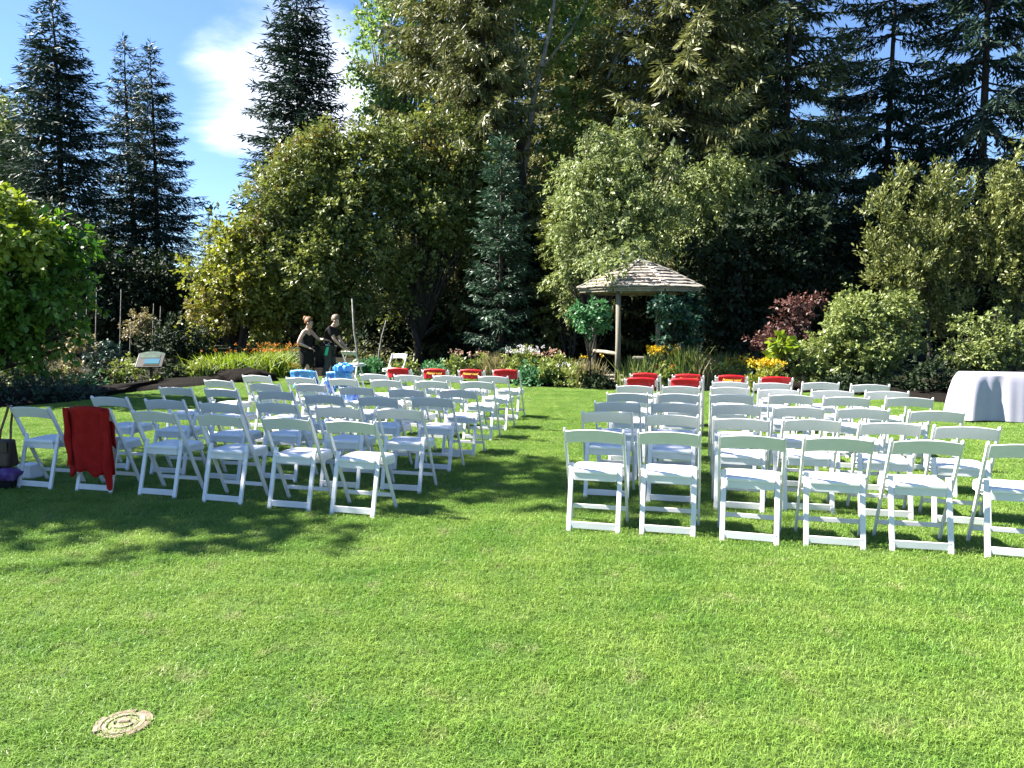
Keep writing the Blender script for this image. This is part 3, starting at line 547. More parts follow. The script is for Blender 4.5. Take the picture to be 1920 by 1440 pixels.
# juniper hedge at left
broad('juniper_shrub', 'low blue-green juniper spreading along the left lawn edge', 'shrub', 70, 14.4, [(0, 735, 34, 0, .8), (50, 728, 32, .2, .8), (100, 732, 30, 0, .8), (145, 738, 22, .1, .8), (-50, 740, 40, 0, .8), (185, 742, 15, .4, .8), (-120, 745, 45, -.2, .8), (30, 755, 22, -.7, .8), (80, 752, 20, -.5, .8), (-20, 760, 24, -.8, .8), (125, 750, 18, -.2, .8), (160, 746, 16, .5, .8), (-80, 765, 26, -.9, .8), (55, 757, 16, -.7, .8), (205, 738, 14, 1.2, .8)], 'leaf_juniper', .07, 420, .02, seed=59, stems=6, clump=.16, aspect=.35, core=.6)
for i, (u, v, rp_, Y, m, lab) in enumerate([(85, 660, 26, 18, 'leaf_dry', 'pale variegated plant behind the left juniper'), (140, 640, 26, 19, 'leaf_dry', 'dry yellowish shrub under the lush tree, left bed'), (60, 690, 22, 16.5, 'leaf_dark', 'small dark plant tucked behind the left juniper'),
        (135, 690, 24, 17.5, 'leaf_dry', 'straw coloured bushy plant in the middle of the left bed'), (195, 665, 28, 20, 'leaf_juniper', 'blue-green mounded plant in the left bed'), (225, 705, 22, 17.6, 'leaf_bed', 'pale leafy plant just left of the information sign'),
        (250, 690, 20, 18.6, 'leaf_bed', 'leafy plant directly behind the information sign'), (185, 700, 20, 17.4, 'leaf_dark', 'dark low plant at the lawn edge left of the sign'), (262, 610, 26, 24, 'leaf_dry', 'spindly dry shrub far behind the sign'), (150, 590, 34, 25, 'leaf_dark', 'dark scrub below the broadest left spruce'),
        (330, 700, 20, 18.8, 'leaf_dark', 'dark ground plant right of the information sign'),
        (300, 712, 15, 18.3, 'leaf_bed', 'green edging plant under the right side of the sign'), (245, 722, 15, 17.2, 'leaf_dark', 'dark edging plant at the lawn corner left of the sign'), (345, 712, 15, 18.6, 'leaf_bed', 'green edging plant between sign and black soil heap'),
        (100, 705, 22, 16.6, 'leaf_bed', 'green leafy plant rising behind the juniper middle'), (165, 715, 20, 16.4, 'leaf_vine', 'fresh green plant at the right end of the juniper'), (30, 700, 24, 16.2, 'leaf_bed', 'green leafy plant rising behind the juniper near the left edge'),
        (380, 690, 26, 19.4, 'leaf_bed', 'green leafy plant between dark arching shrub and lime clump'), (20, 640, 40, 17, 'leaf_maple', 'green leafy suckers below the lush left tree')]):
    broad('bed_plant', lab, 'plant', u, Y, [(u, v, rp_, 0), (u + rp_ * .7, v + rp_ * .4, rp_ * .6, .1), (u - rp_ * .6, v + rp_ * .5, rp_ * .6, 0)], m, .085, 230, .012, seed=70 + i, stems=4, clump=.14, group='plants in the left flower bed', limbs=False)

# bare thin trunks catching light
def stick(name, label, pts, m, cat='tree', Y=20):
    t = thing(name, label, cat, (px(pts[0][0], Y, .0), Y, 0)); o = (px(pts[0][0], Y, 0), Y)
    P = [(px(u, Y, hz(v, Y)) - o[0], 0, hz(v, Y)) for u, v, r_ in pts]; P[0] = (0, 0, 0)
    tubes('trunk', [(P, [r_ for u, v, r_ in pts])], M[m], t, 8); return t
stick('young_tree', 'thin pale curved trunk right behind the gripped chair', [(672, 720, .035), (669, 650, .035), (664, 620, .03), (660, 560, .02)], 'pale_bark', Y=21)
stick('young_tree', 'short grey trunk between the lone chair and the gripped chair', [(710, 720, .035), (711, 660, .03), (716, 630, .02), (724, 600, .012)], 'pale_bark', Y=22)
for i, (u, v) in enumerate([(160, 530), (178, 525), (224, 528), (285, 555), (298, 560), (243, 590)]):
    stick('dead_stalk', ['tall bare stalk at the left of the dark gap', 'second tall bare stalk in the dark gap', 'brightest bare stalk in the dark gap below the spruces', 'bare stalk under the slim spruce', 'short bare stalk under the slim spruce, right one', 'leaning bare stalk behind the sign'][i], [(u, 700, .018), (u + 1, 640, .015), (u + 3, v + 14, .007)], 'pale_bark', 'plant', 23)

# ------------------------------------------------------------------ perennials in the bed
def tuft(name, label, u, vb, Y, wpx_, hpx, m, kind='grass', fl=None, nfl=20, seed=1, group='perennials in the flower bed', n=260, cat='plant'):
    r = np.random.default_rng(seed); x0, y0 = px(u, Y, 0), Y; t = thing(name, label, cat, (x0, y0, .0), 0, group)
    wd = wpx_ / F * Y; hh = max(.15, hz(vb - hpx, Y)); 
    V = []; Q = []; Tt = []; tips = []
    if kind == 'mound':
        B = [(r.normal(0, wd * .2), r.normal(0, .1), hh * .35 + r.normal(0, .04), wd * .36, wd * .3, hh * .42) for _ in range(4)]
        V, Q, tt = blob_leaves(B, .085, 330, seed, .5, -.1, .3, .12); link('foliage', np_mesh('foliage', V, Q, tt), M[m], t)
        for _ in range(nfl * 3): tips.append((r.normal(0, wd * .27), r.normal(0, wd * .16), hh * r.uniform(.72, 1.0)))
    else:
        blades = []
        for k in range(n):
            bx_, by_ = r.normal(0, wd * .22), r.normal(0, wd * .16); a = r.uniform(0, 6.28); ln = abs(r.normal(0, .22 if kind == 'spike' else .38)) * hh
            h_ = hh * r.uniform(.5, 1.0); p = np.array([[bx_, by_, 0], [bx_ + ln * .35 * math.cos(a), by_ + ln * .35 * math.sin(a), h_ * .6], [bx_ + ln * math.cos(a), by_ + ln * math.sin(a), h_ * (1 if kind == 'spike' else .9)]])
            w_ = .012 if kind == 'spike' else .018; s = np.array([-math.sin(a + 1), math.cos(a + 1), 0]) * w_
            i = len(blades) * 6; blades.append(np.array([p[0] - s * .5, p[0] + s * .5, p[1] + s, p[1] - s, p[2] + s * .1, p[2] - s * .1])); Q += [(i, i + 1, i + 2, i + 3), (i + 3, i + 2, i + 4, i + 5)]; tk = r.random(); Tt += [tk] * 6; tips.append(tuple(p[2]))
        V = np.concatenate(blades)
        # small side leaves
        link('blades', np_mesh('blades', V, np.array(Q), np.array(Tt)), M[m], t)
        B = [(0, 0, hh * .3, wd * .34, wd * .25, hh * .35)]
        V2, Q2, t2 = blob_leaves(B, .07, 220, seed, .4, -.2, .2, .12); link('foliage', np_mesh('foliage', V2, Q2, t2), M[m], t)
    if fl:
        r.shuffle(tips); hi = sorted(tips, key=lambda p: -p[2])[:max(nfl, 4) * 2]; C = []
        sel = [hi[i] for i in r.permutation(len(hi))[:nfl]]
        for p in sel:
            if kind == 'spike' and fl != 'petal_yellow': C += [(p[0], p[1], p[2] - q * .03) for q in range(6)]
            else: C += [(p[0] + r.normal(0, .025), p[1] + r.normal(0, .025), p[2] + r.normal(0, .02)) for q in range(9)]
        C = np.array(C); k = len(C); V3, Q3, t3 = leaves(C, unit(r.normal(size=(k, 3)) + np.array([0, -.3, .6])), rdir(k, r), r.uniform(.03, .055, k), r.uniform(.025, .045, k), r.random(k)); tag(link('flowers', np_mesh('flowers', V3, Q3, t3), M[fl], t), kind='stuff')
    return t
PL = [('daylily', 'broad lime-green daylily clump at the left of the standing women', 430, 712, 19.6, 110, 60, 'leaf_lime', 'grass', 'petal_orange', 5, 700),
      ('daylily', 'second lime-green clump close behind the standing women', 505, 708, 20.4, 100, 58, 'leaf_lime', 'grass', 'petal_orange', 26, 700),
      ('daylily', 'darker green clump at the left end of the daylilies', 385, 716, 19.0, 60, 48, 'leaf_bed', 'grass', None, 0, 300),
      ('orange_flower', 'row of orange flowers above the lime-green clump', 528, 690, 21.6, 70, 52, 'leaf_bed', 'grass', 'petal_orange', 26, 240),
      ('orange_flower', 'low orange flower at the lawn edge left of the blue covers', 548, 712, 20.0, 26, 30, 'leaf_bed', 'mound', 'petal_orange', 8, 0),
      ('leafy_plant', 'low leafy plant behind the gripped chair', 690, 706, 19.4, 60, 34, 'leaf_vine', 'mound', None, 0, 0),
      ('leafy_plant', 'low green plant below the lone chair', 750, 708, 19.6, 50, 34, 'leaf_bed', 'mound', None, 0, 0),
      ('leafy_plant', 'dark green leafy plant behind the second red sash', 812, 712, 18.9, 50, 34, 'leaf_vine', 'mound', None, 0, 0),
      ('pink_flower', 'faded pink flower clump behind the left red sashes', 876, 714, 18.6, 55, 56, 'leaf_bed', 'mound', 'petal_pink', 12, 0),
      ('ornamental_grass', 'pale upright grass behind the last left red sash', 925, 714, 18.4, 55, 58, 'leaf_dry', 'spike', None, 0, 260),
      ('white_flower', 'white mophead flower clump at the middle of the bed', 985, 722, 18.2, 70, 74, 'leaf_bed', 'mound', 'petal_white', 34, 0),
      ('leafy_plant', 'green bushy plant in front of the white flowers', 1000, 728, 17.6, 70, 44, 'leaf_vine', 'mound', None, 0, 0),
      ('pink_flower', 'cream and pink tall flower clump left of the gazebo', 1040, 728, 17.9, 60, 72, 'leaf_bed', 'mound', 'petal_pink', 14, 0),
      ('leafy_plant', 'mixed green plant at the lawn edge before the gazebo', 1062, 732, 17.3, 70, 50, 'leaf_bed', 'mound', 'petal_white', 5, 0),
      ('ornamental_grass', 'straw-coloured upright grass left of the gazebo post', 1102, 730, 17.2, 60, 62, 'leaf_dry', 'spike', 'petal_yellow', 4, 300),
      ('leafy_plant', 'dark low plant at the foot of the gazebo post', 1120, 734, 16.9, 60, 36, 'leaf_dark', 'mound', None, 0, 0),
      ('lavender', 'grey spiky plant right of the gazebo post', 1200, 736, 16.6, 64, 72, 'leaf_shrub', 'spike', None, 0, 420),
      ('red_flower', 'small red flowers just behind the right red sashes', 1228, 736, 16.5, 50, 50, 'leaf_bed', 'mound', 'petal_red', 4, 0),
      ('yellow_flower', 'yellow flower clump in front of the gazebo floor', 1236, 734, 16.8, 56, 84, 'leaf_bed', 'mound', 'petal_yellow', 60, 0),
      ('lavender', 'second grey-green spiky plant, tallest, behind the yellow clump', 1282, 736, 16.7, 66, 92, 'leaf_bed', 'spike', 'petal_pink', 8, 480),
      ('ornamental_grass', 'yellowish upright grass in the right bed centre', 1315, 736, 16.6, 60, 74, 'leaf_dry', 'spike', 'petal_orange', 6, 320),
      ('leafy_plant', 'light green mound behind the third right sash', 1345, 738, 16.7, 64, 60, 'leaf_bed', 'mound', 'petal_yellow', 4, 0),
      ('lavender', 'thin spikes with violet-grey tips left of the golden flowers', 1352, 736, 17.6, 60, 80, 'leaf_shrub', 'spike', None, 0, 360),
      ('yellow_flower', 'flat-topped golden flowers left of the largest yellow clump', 1392, 736, 16.9, 44, 66, 'leaf_bed', 'mound', 'petal_yellow', 24, 0),
      ('leafy_plant', 'grey-green low plant under the golden flowers', 1395, 738, 16.4, 44, 36, 'leaf_juniper', 'mound', None, 0, 0),
      ('yellow_flower', 'largest bright yellow flower clump beside the rounded shrub', 1443, 738, 16.2, 56, 62, 'leaf_yellow', 'mound', 'petal_yellow', 80, 0),
      ('leafy_plant', 'shaded plant at the lawn edge right of the rounded shrub', 1700, 742, 15.6, 60, 40, 'leaf_dark', 'mound', None, 0, 0),
      ('leafy_plant', 'dark leafy mound under the rounded shrub', 1600, 744, 15.8, 110, 36, 'leaf_dark', 'mound', None, 0, 0)]
for i, (nm, lab, u, vb, Y, wd, hh, m, kd, fl, nf, n) in enumerate(PL):
    tuft(nm, lab, u, vb, Y, wd, hh, m, kd, fl, nf, 100 + i, n=n or 200, cat='flowers' if 'flower' in nm else 'plant')

# mound of black soil in the left bed
bm = bmesh.new(); r_ = bmesh.ops.create_icosphere(bm, subdivisions=4, radius=1)
for v in r_['verts']:
    c = v.co.normalized(); k = 1 + .10 * math.sin(c.x * 9) * math.sin(c.y * 7 + 1) + .04 * math.sin(c.x * 31 + c.z * 23); v.co = Vector((c.x * .85 * k, c.y * .5 * k, max(c.z, -.1) * .34 * k))
o = link('soil_mound', bm_mesh('soil_mound', bm, True), M['mulch']); o.location = (px(455, 18.9), 18.9, 0); tag(o, 'heap of black soil beside the lime-green clump', 'soil heap')

# far wood that closes the view behind the trees
r = np.random.default_rng(99); B = []
for x in np.arange(-46, 47, 3.2):
    y = 47 + r.uniform(-3, 5); h = r.uniform(6, 9) if not (-27 < x < -14) else r.uniform(3.5, 5)
    for k in range(3): B.append((x + r.normal(0, .8), y + r.normal(0, 1), h * (k + .5) / 3, 2.4, 2.2, h / 4))
V, Q, tt = blob_leaves(B, .42, 14, 5, .6, .1, .9, .7)
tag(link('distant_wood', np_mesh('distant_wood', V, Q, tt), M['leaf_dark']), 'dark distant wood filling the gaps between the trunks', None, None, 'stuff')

# trees left of the frame that shade the left block
def shade_tree(x, y, h, rad, label, seed):
    t = thing('ash_tree', label, 'tree', (x, y, 0)); r = np.random.default_rng(seed)
    B = [(r.normal(0, rad * .5), r.normal(0, rad * .5), h * .68 + r.normal(0, h * .13), rad * .48, rad * .48, rad * .42) for _ in range(9)]
    V, Q, tt = blob_leaves(B, .17, 95, seed, .6, .2, .3, .4); link('crown', np_mesh('crown', V, Q, tt), M['leaf_maple'], t)
    tubes('trunk', [([(0, 0, 0), (.1, 0, h * .3), (0, .1, h * .6)], [.2, .17, .1])] + [([(0, 0, h * .3), (b[0] * .5, b[1] * .5, b[2] * .8), (b[0], b[1], b[2])], [.1, .06, .02]) for b in B], M['bark'], t, 8)
shade_tree(-11.0, 8.1, 9.8, 1.7, 'tall ash just outside the left edge, shading the left chairs', 61)
shade_tree(-8.8, 7.7, 11.0, 1.4, 'ash nearest the camera outside the left edge', 63)
shade_tree(-14.6, 15.6, 6.6, 1.9, 'second ash outside the left edge, behind the lush tree', 62)
# ------------------------------------------------------------------ folding chairs
YAW = R(-15)
def slat_mesh():
    bm = bmesh.new(); n = 14; ring = []
    for i in range(n + 1):
        s = -1 + 2 * i / n; x = s * .209; a = 1 - s * s
        yb = -0.182 - 0.026 * a; zt = 0.764 + 0.020 * a; zb = 0.668 + 0.017 * a
        lean = .045
        c = []
        for (yy, zz) in ((yb - .006, zb + .003), (yb - .006 - lean, zt - .004), (yb - .003 - lean, zt), (yb + .003 - lean, zt), (yb + .006 - lean, zt - .004), (yb + .006, zb + .003), (yb + .003, zb), (yb - .003, zb)):
            c.append(bm.verts.new((x, yy, zz)))
        ring.append(c)
    for i in range(n):
        for k in range(8): bm.faces.new((ring[i][k], ring[i][(k + 1) % 8], ring[i + 1][(k + 1) % 8], ring[i + 1][k]))
    bm.faces.new(ring[0][::-1]); bm.faces.new(ring[-1])
    bmesh.ops.recalc_face_normals(bm, faces=bm.faces)
    return bm_mesh('backrest', bm, False)
def post_mesh():
    bm = bmesh.new(); a = (0, .150, 0); b = (0, -.212, .775)
    beam(bm, a, b, .019, .034, .006, seg=2)
    r = bmesh.ops.create_uvsphere(bm, u_segments=10, v_segments=6, radius=.0165)
    bmesh.ops.scale(bm, vec=(.62, 1, 1), verts=r['verts']); bmesh.ops.translate(bm, vec=(0, -.2125, .772), verts=r['verts'])
    return bm_mesh('back_post', bm)
def rear_mesh():
    bm = bmesh.new(); beam(bm, (0, -.212, 0), (0, -.085, .505), .036, .019, .005, seg=2)
    return bm_mesh('rear_leg', bm)
def seat_mesh():
    bm = bmesh.new(); out = [(-.162, -.135), (.162, -.135), (.197, .02), (.197, .175), (.165, .215), (-.165, .215), (-.197, .175), (-.197, .02)]
    lv = []
    for s, z in ((.985, .428), (1.0, .436), (1.0, .447), (.97, .455), (.86, .460)):
        lv.append([bm.verts.new((x * s, .025 + (y - .025) * s, z)) for x, y in out])
    for a, b in zip(lv, lv[1:]):
        for k in range(8): bm.faces.new((a[k], a[(k + 1) % 8], b[(k + 1) % 8], b[k]))
    bm.faces.new(lv[0][::-1]); bm.faces.new(lv[-1])
    return bm_mesh('seat', bm)
def apron_mesh():
    bm = bmesh.new()
    rbox(bm, .318, .016, .052, (0, -.120, .402), .003)
    rbox(bm, .36, .016, .045, (0, .19, .404), .003)
    beam(bm, (-.163, -.12, .403), (-.188, .195, .404), .014, .048, .003)
    beam(bm, (.163, -.12, .403), (.188, .195, .404), .014, .048, .003)
    for s in (-1, 1):
        bmesh.ops.create_cone(bm, cap_ends=True, segments=8, radius1=.008, radius2=.008, depth=.05, matrix=Matrix.Translation((s * .205, -.04, .41)) @ Matrix.Rotation(R(90), 4, 'Y'))
        rbox(bm, .012, .03, .012, (s * .202, -.075, .478), .002)
    return bm_mesh('seat_frame', bm)
def bar_mesh(nm, w_, y, z, hh, d=.014):
    bm = bmesh.new(); rbox(bm, w_, d, hh, (0, y, z), .003); return bm_mesh(nm, bm)
def foot_mesh():
    bm = bmesh.new(); rbox(bm, .03, .028, .022, (0, 0, .006), .005); return bm_mesh('foot', bm)
CM = dict(backrest=slat_mesh(), back_post=post_mesh(), rear_leg=rear_mesh(), seat=seat_mesh(), seat_frame=apron_mesh(),
          rear_crossbar=bar_mesh('rear_crossbar', .368, -.199, .052, .052), front_stretcher=bar_mesh('front_stretcher', .42, .092, .125, .034),
          upper_stretcher=bar_mesh('upper_stretcher', .335, -.085, .305, .012, .012), foot=foot_mesh())
for k, me in CM.items(): me.materials.append(M['pad'] if k == 'seat' else M['rubber'] if k == 'foot' else M['resin'])
def make_chair():
    t = thing('folding_chair', None, 'chair')
    for k in ('backrest', 'seat', 'seat_frame', 'rear_crossbar', 'front_stretcher'): link(k, CM[k], None, t)
    for s in (-1, 1):
        link('back_post', CM['back_post'], None, t, (s * .218, 0, 0)); link('rear_leg', CM['rear_leg'], None, t, (s * .184, 0, 0))
    return t
def copy_tree(o, parent=None):
    c = o.copy(); COL.objects.link(c)
    if parent is not None: c.parent = parent
    for ch in list(o.children): copy_tree(ch, c)
    return c
proto = make_chair(); used = [False]; CHAIRS = {}
ORD = {1: 'front', 2: 'second', 3: 'third', 4: 'fourth', 5: 'fifth', 6: 'sixth', 7: 'seventh'}
def put_chair(key, ul, ur, v, label, group, yaw=None, rim=None):
    um = (ul + ur) / 2
    x, y = gp(um, v, .785)
    a = YAW + R(rng.normal(0, 1.9)) if yaw is None else yaw
    if not used[0]: o = proto; used[0] = True
    else: o = copy_tree(proto)
    ox = x - (0.212 * math.sin(a)); oy = y + 0.212 * math.cos(a)
    o.location = (ox, oy, 0.0); o.rotation_euler = (0, 0, a)
    tag(o, label, 'chair', group); CHAIRS[key] = o; return o
LB = {1: [(14, 96, 761.5), (118, 217, 765), (242, 332, 769.5), (365, 455, 776), (488, 585, 782), (607, 706, 788)],
      2: [(164, 244, 743), (268, 347, 748), (369, 452, 754), (475, 560, 754), (589, 676, 762), (702, 795, 765)],
      3: [(290, 366, 725), (377, 450, 728), (475, 556, 732), (570, 642, 739), (669, 745, 743), (771, 848, 744)],
      4: [(374, 444, 712), (460, 531, 718), (546, 617, 719), (630, 704, 724.5), (723, 798, 728.5), (819, 897, 729.5)],
      5: [(450, 510, 703), (532, 594, 707), (612, 674, 709), (690, 755, 711.5), (774, 843, 713.5), (861, 927, 714.5)],
      6: [(540, 598, 695), (610, 664, 698), (672, 729, 700.5), (735, 795, 702.5), (809, 869, 703.5), (894, 955, 704.5)],
      7: [(722, 773, 691.5), (790, 841, 693), (857, 910, 694), (922, 975, 694)]}
RB = {1: [(1055, 1172, 804), (1195, 1314, 807.5), (1349, 1471, 814.5), (1508, 1637, 819), (1670, 1807, 823.5), (1853, 1998, 831)],
      2: [(1089, 1187, 770.5), (1207, 1312, 776), (1338, 1442, 783), (1468, 1577, 784.5), (1612, 1726, 791), (1753, 1873, 798)],
      3: [(1115, 1200, 752.5), (1219, 1311, 754), (1334, 1427, 757), (1449, 1546, 761.5), (1569, 1668, 764.5), (1705, 1808, 769)],
      4: [(1139, 1214, 736), (1232, 1312, 737), (1334, 1409, 738), (1442, 1524, 739), (1544, 1631, 743), (1659, 1752, 744)],
      5: [(1154, 1226, 722), (1241, 1313, 723), (1335, 1402, 725), (1422, 1498, 729), (1524, 1598, 731), (1624, 1703, 732.5)],
      6: [(1171, 1233, 709.5), (1254, 1316, 711), (1338, 1400, 715), (1411, 1484, 717), (1504, 1574, 716), (1596, 1668, 720)],
      7: [(1182, 1238, 701), (1262, 1318, 703), (1343, 1400, 705), (1426, 1484, 708)]}
SPECIAL = {('L', 1, 1): 'white folding chair at the far left with a brown bag strap over its back',
           ('L', 1, 2): 'white folding chair hidden under the red fleece jacket',
           ('R', 1, 6): 'nearest white folding chair, cut off by the right edge of the photo',
           ('L', 6, 1): 'white folding chair under the flat blue covers, next to the standing women',
           ('L', 6, 2): 'white folding chair under the crumpled blue bag, behind the standing women'}
COLN = {1: 'first', 2: 'second', 3: 'third', 4: 'fourth', 5: 'fifth', 6: 'last'}
for side, B in (('L', LB), ('R', RB)):
    for r_, row in B.items():
        for c_, (a, b, v) in enumerate(row, 1):
            rn = {1: 'nearest', 2: 'second', 3: 'third', 4: 'fourth', 5: 'fifth', 6: 'sixth', 7: 'farthest'}[r_]
            n = len(row); cfrom = c_ if side == 'R' else n + 1 - c_
            where = 'beside the grass aisle' if cfrom == 1 else '%s from the grass aisle' % {2: 'second', 3: 'third', 4: 'fourth', 5: 'fifth', 6: 'sixth'}[cfrom]
            if r_ == 7: lab = 'white folding chair behind red sash, %s block, farthest row, %s' % ('left' if side == 'L' else 'right', where)
            else: lab = 'white folding chair, %s block, %s row from the camera, %s' % ('left' if side == 'L' else 'right', rn, where)
            lab = SPECIAL.get((side, r_, c_), lab)
            put_chair((side, r_, c_), a, b, v, lab, 'white folding chairs in the %s block' % ('left' if side == 'L' else 'right'))
put_chair('held', 636, 670, 658, 'white folding chair by the flower bed, gripped by the woman bending over it', 'loose chairs by the flower bed', R(-28))
put_chair('far', 731, 768, 663, 'empty white folding chair standing alone in front of the dark trees', 'loose chairs by the flower bed', R(150))

# red sashes over the backrests of the farthest rows
def grid_np(nu, nv, f):
    V = [f(i / (nu - 1), j / (nv - 1)) for j in range(nv) for i in range(nu)]
    Q = [(j * nu + i, j * nu + i + 1, (j + 1) * nu + i + 1, (j + 1) * nu + i) for j in range(nv - 1) for i in range(nu - 1)]
    return V, Q
def solid(o, th):
    m = o.modifiers.new('thickness', 'SOLIDIFY'); m.thickness = th; m.offset = 0
def drape(name, w_, back, front, seed, m, fold=.006, flare=.0, ragged=.02, x0=0.0, top=.790, yc=-.225, soft=False):
    r = random.Random(seed); ph = [r.uniform(0, 6.28) for _ in range(6)]
    tot = back + front + .04
    def sy(x, z):
        a = max(0, 1 - (x / .209) ** 2); zt = .764 + .020 * a; zb = .668 + .017 * a
        return -.182 - .026 * a - .045 * min(1, max(0, (z - zb) / (zt - zb)))
    def f(a, b):
        s = b * tot; x = (a - .5) * w_; rg = ragged * math.sin(a * 9 + ph[0]) + ragged * .6 * math.sin(a * 21 + ph[1])
        wob = fold * (math.sin(a * 17 + ph[2]) + .6 * math.sin(a * 31 + ph[3])) if not soft else fold * (1.6 * math.sin(a * 5.2 + ph[2] + 1.8 * b) + .8 * math.sin(a * 13 + ph[3] + 5 * b * b) * a + .4 * math.sin(b * 15 + a * 6))
        ed = max(0, abs(x) - .205)
        arch = .020 * max(0, 1 - (x / .209) ** 2) - .4 * ed; tz = .775 + arch
        if s < back:
            q = back - s; k = q / back; z = tz - q - rg * k; y = min(sy(x, z), sy(x, .70) - .012) - .016 + wob * k * 1.4 - abs(wob) * .6
            x *= 1 + flare * k
        elif s < back + .04:
            k = (s - back) / .04; z = tz + .008 * math.sin(k * math.pi); y = sy(x, tz) + (k - .5) * .036
        else:
            q = s - back - .04; k = q / max(front, 1e-6); z = tz - q + rg * k; y = sy(x, z) + .018 + wob * k
        return (x0 + x, y, z)
    V, Q = grid_np(30, 26, f); me = np_mesh(name, V, Q, smooth=True); return me
SASH_LBL = {('L', 1): 'plain red sash over farthest-row chair nearest the standing women', ('L', 2): 'red sash with gold lettering, second from left in the left block',
            ('L', 3): 'red sash with gold lettering, third from left in the left block', ('L', 4): 'red sash on the aisle end chair of the left block',
            ('R', 1): 'red sash on the aisle end chair of the right block, below the gazebo', ('R', 2): 'red sash with gold lettering on second chair of the right block',
            ('R', 3): 'red sash with gold lettering on third chair of the right block', ('R', 4): 'red sash below the clump of yellow flowers in the right block'}
tcu = bpy.data.curves.new('lettering', 'FONT'); tcu.body = 'Reserved'; tcu.size = .075; tcu.shear = .35; tcu.align_x = 'CENTER'; tcu.align_y = 'CENTER'; tcu.extrude = .0006; tcu.space_character = .9
tob = bpy.data.objects.new('lettering_src', tcu); COL.objects.link(tob); bpy.context.view_layer.update()
lmesh = bpy.data.meshes.new_from_object(tob.evaluated_get(bpy.context.evaluated_depsgraph_get())); bpy.data.objects.remove(tob)
lmesh.materials.clear(); lmesh.materials.append(M['gold'])
for side in 'LR':
    for c_ in range(1, 5):
        ch = CHAIRS[(side, 7, c_)]
        o = link('red_cloth', drape('red_cloth', .36 if c_ != 4 else .38, .145, .10, c_ * 3 + (side == 'R') * 17, M['sash'], .003, ragged=.006, yc=-.232, top=.789), M['sash'])
        o.location = ch.location; o.rotation_euler = ch.rotation_euler; solid(o, .004)
        tag(o, SASH_LBL[(side, c_)], 'cloth', 'red sashes on the farthest row of chairs')
        if c_ in (2, 3):
            t = link('lettering', lmesh, None, o, (0, -.2545, .735)); t.rotation_euler = (R(68), 0, 0); t.location = (0, -.262, .735)
for c_ in (1, 2):
    ch = CHAIRS[('R', 6, c_)]
    o = link('red_cloth', drape('red_cloth', .37, .15, .10, c_ * 5, M['sash'], .004, ragged=.006, yc=-.232, top=.789), M['sash'])
    o.location = ch.location; o.rotation_euler = ch.rotation_euler; solid(o, .004)
    tag(o, ['lower red sash, one row nearer, at the aisle end of the right block', 'lower red sash, one row nearer, on second chair of the right block'][c_ - 1], 'cloth', 'red sashes one row nearer')

# red fleece jacket
ch = CHAIRS[('L', 1, 2)]
jk = link('jacket', drape('jacket', .44, .60, .34, 4, M['red'], .011, flare=.10, ragged=.022, top=.795, soft=True), M['red'])
jk.location = ch.location; jk.rotation_euler = ch.rotation_euler; solid(jk, .014)
tag(jk, 'red fleece jacket hung over the back of a folding chair', 'jacket')
def sleeve(x0, dz, w_, seed):
    def f(a, b):
        th = a * 2 * math.pi; rr = w_ * (1 - .15 * b); zz = .78 - dz * b
        return (x0 + .03 * b + rr * math.cos(th) + .006 * math.sin(b * 14 + seed), -.262 + .45 * rr * math.sin(th) - .012 * b + .008 * math.sin(b * 9 + seed + th), zz + .01 * math.sin(th * 2 + seed))
    V, Q = grid_np(14, 18, f); return np_mesh('sleeve', V, Q, smooth=True)
link('sleeve', sleeve(.205, .72, .042, 1), M['red'], jk)
link('sleeve', sleeve(-.215, .52, .034, 3), M['red'], jk)

# bag at the far left, hung from the first chair by its strap
c1 = CHAIRS[('L', 1, 1)]
bx, by = px(6, 6.95, .3), 6.95
bag = thing('shoulder_bag', 'dark brown leather bag with long strap, left of the first chair', 'bag', (bx, by, 0), R(-10))
bm = bmesh.new(); vs_ = rbox(bm, .34, .14, .26, (-.06, 0, .335), .03, seg=3)
for v in vs_:
    k = (v.co.z - .335) / .26; v.co.y *= 1 - .45 * (k + .5); v.co.x += .01 * math.sin(v.co.z * 30)
link('body', bm_mesh('body', bm, True), M['leather'], bag)
bm = bmesh.new(); rbox(bm, .345, .012, .11, (-.06, -.066, .40), .005); rbox(bm, .03, .006, .03, (-.06, -.075, .35), .002)
link('flap', bm_mesh('flap', bm), M['leather'], bag)
def w2l(o, p):
    bpy.context.view_layer.update(); return o.matrix_world.inverted() @ Vector(p)
bpy.context.view_layer.update()
tipw = c1.matrix_world @ Vector((-.218, -.235, .77)); tl = w2l(bag, tipw)
def strapm(pts, wd=.012):
    pts = [Vector(p) for p in pts]; bm = bmesh.new()
    for a, b in zip(pts, pts[1:]): beam(bm, a, b + (b - a).normalized() * .004, wd * 2, .005, .001)
    return bm_mesh('strap', bm)
link('strap', strapm([(-.01, -.02, .455), (.02, -.03, .55), tl * .6 + Vector((.02, -.03, .55)) * .4 , tl + Vector((0, -.012, -.02)), tl + Vector((0.006, -.01, .02)), tl + Vector((0.02, .03, .0)), (.085, .02, .60), (.09, 0, .45)]), M['strap'], bag)
pb = thing('cloth_bag', 'purple cloth bag with black base slumped on the grass below the brown bag', 'bag', (px(2, 6.9), 6.9, 0), R(12))
bm = bmesh.new(); r_ = bmesh.ops.create_icosphere(bm, subdivisions=3, radius=1)
for v in r_['verts']:
    k = 1 + .12 * math.sin(v.co.x * 7 + v.co.z * 5) + .08 * math.sin(v.co.y * 11); v.co = Vector((v.co.x * .17 * k, v.co.y * .12 * k, .13 + v.co.z * .075 * k))
link('body', bm_mesh('body', bm, True), M['purple'], pb)
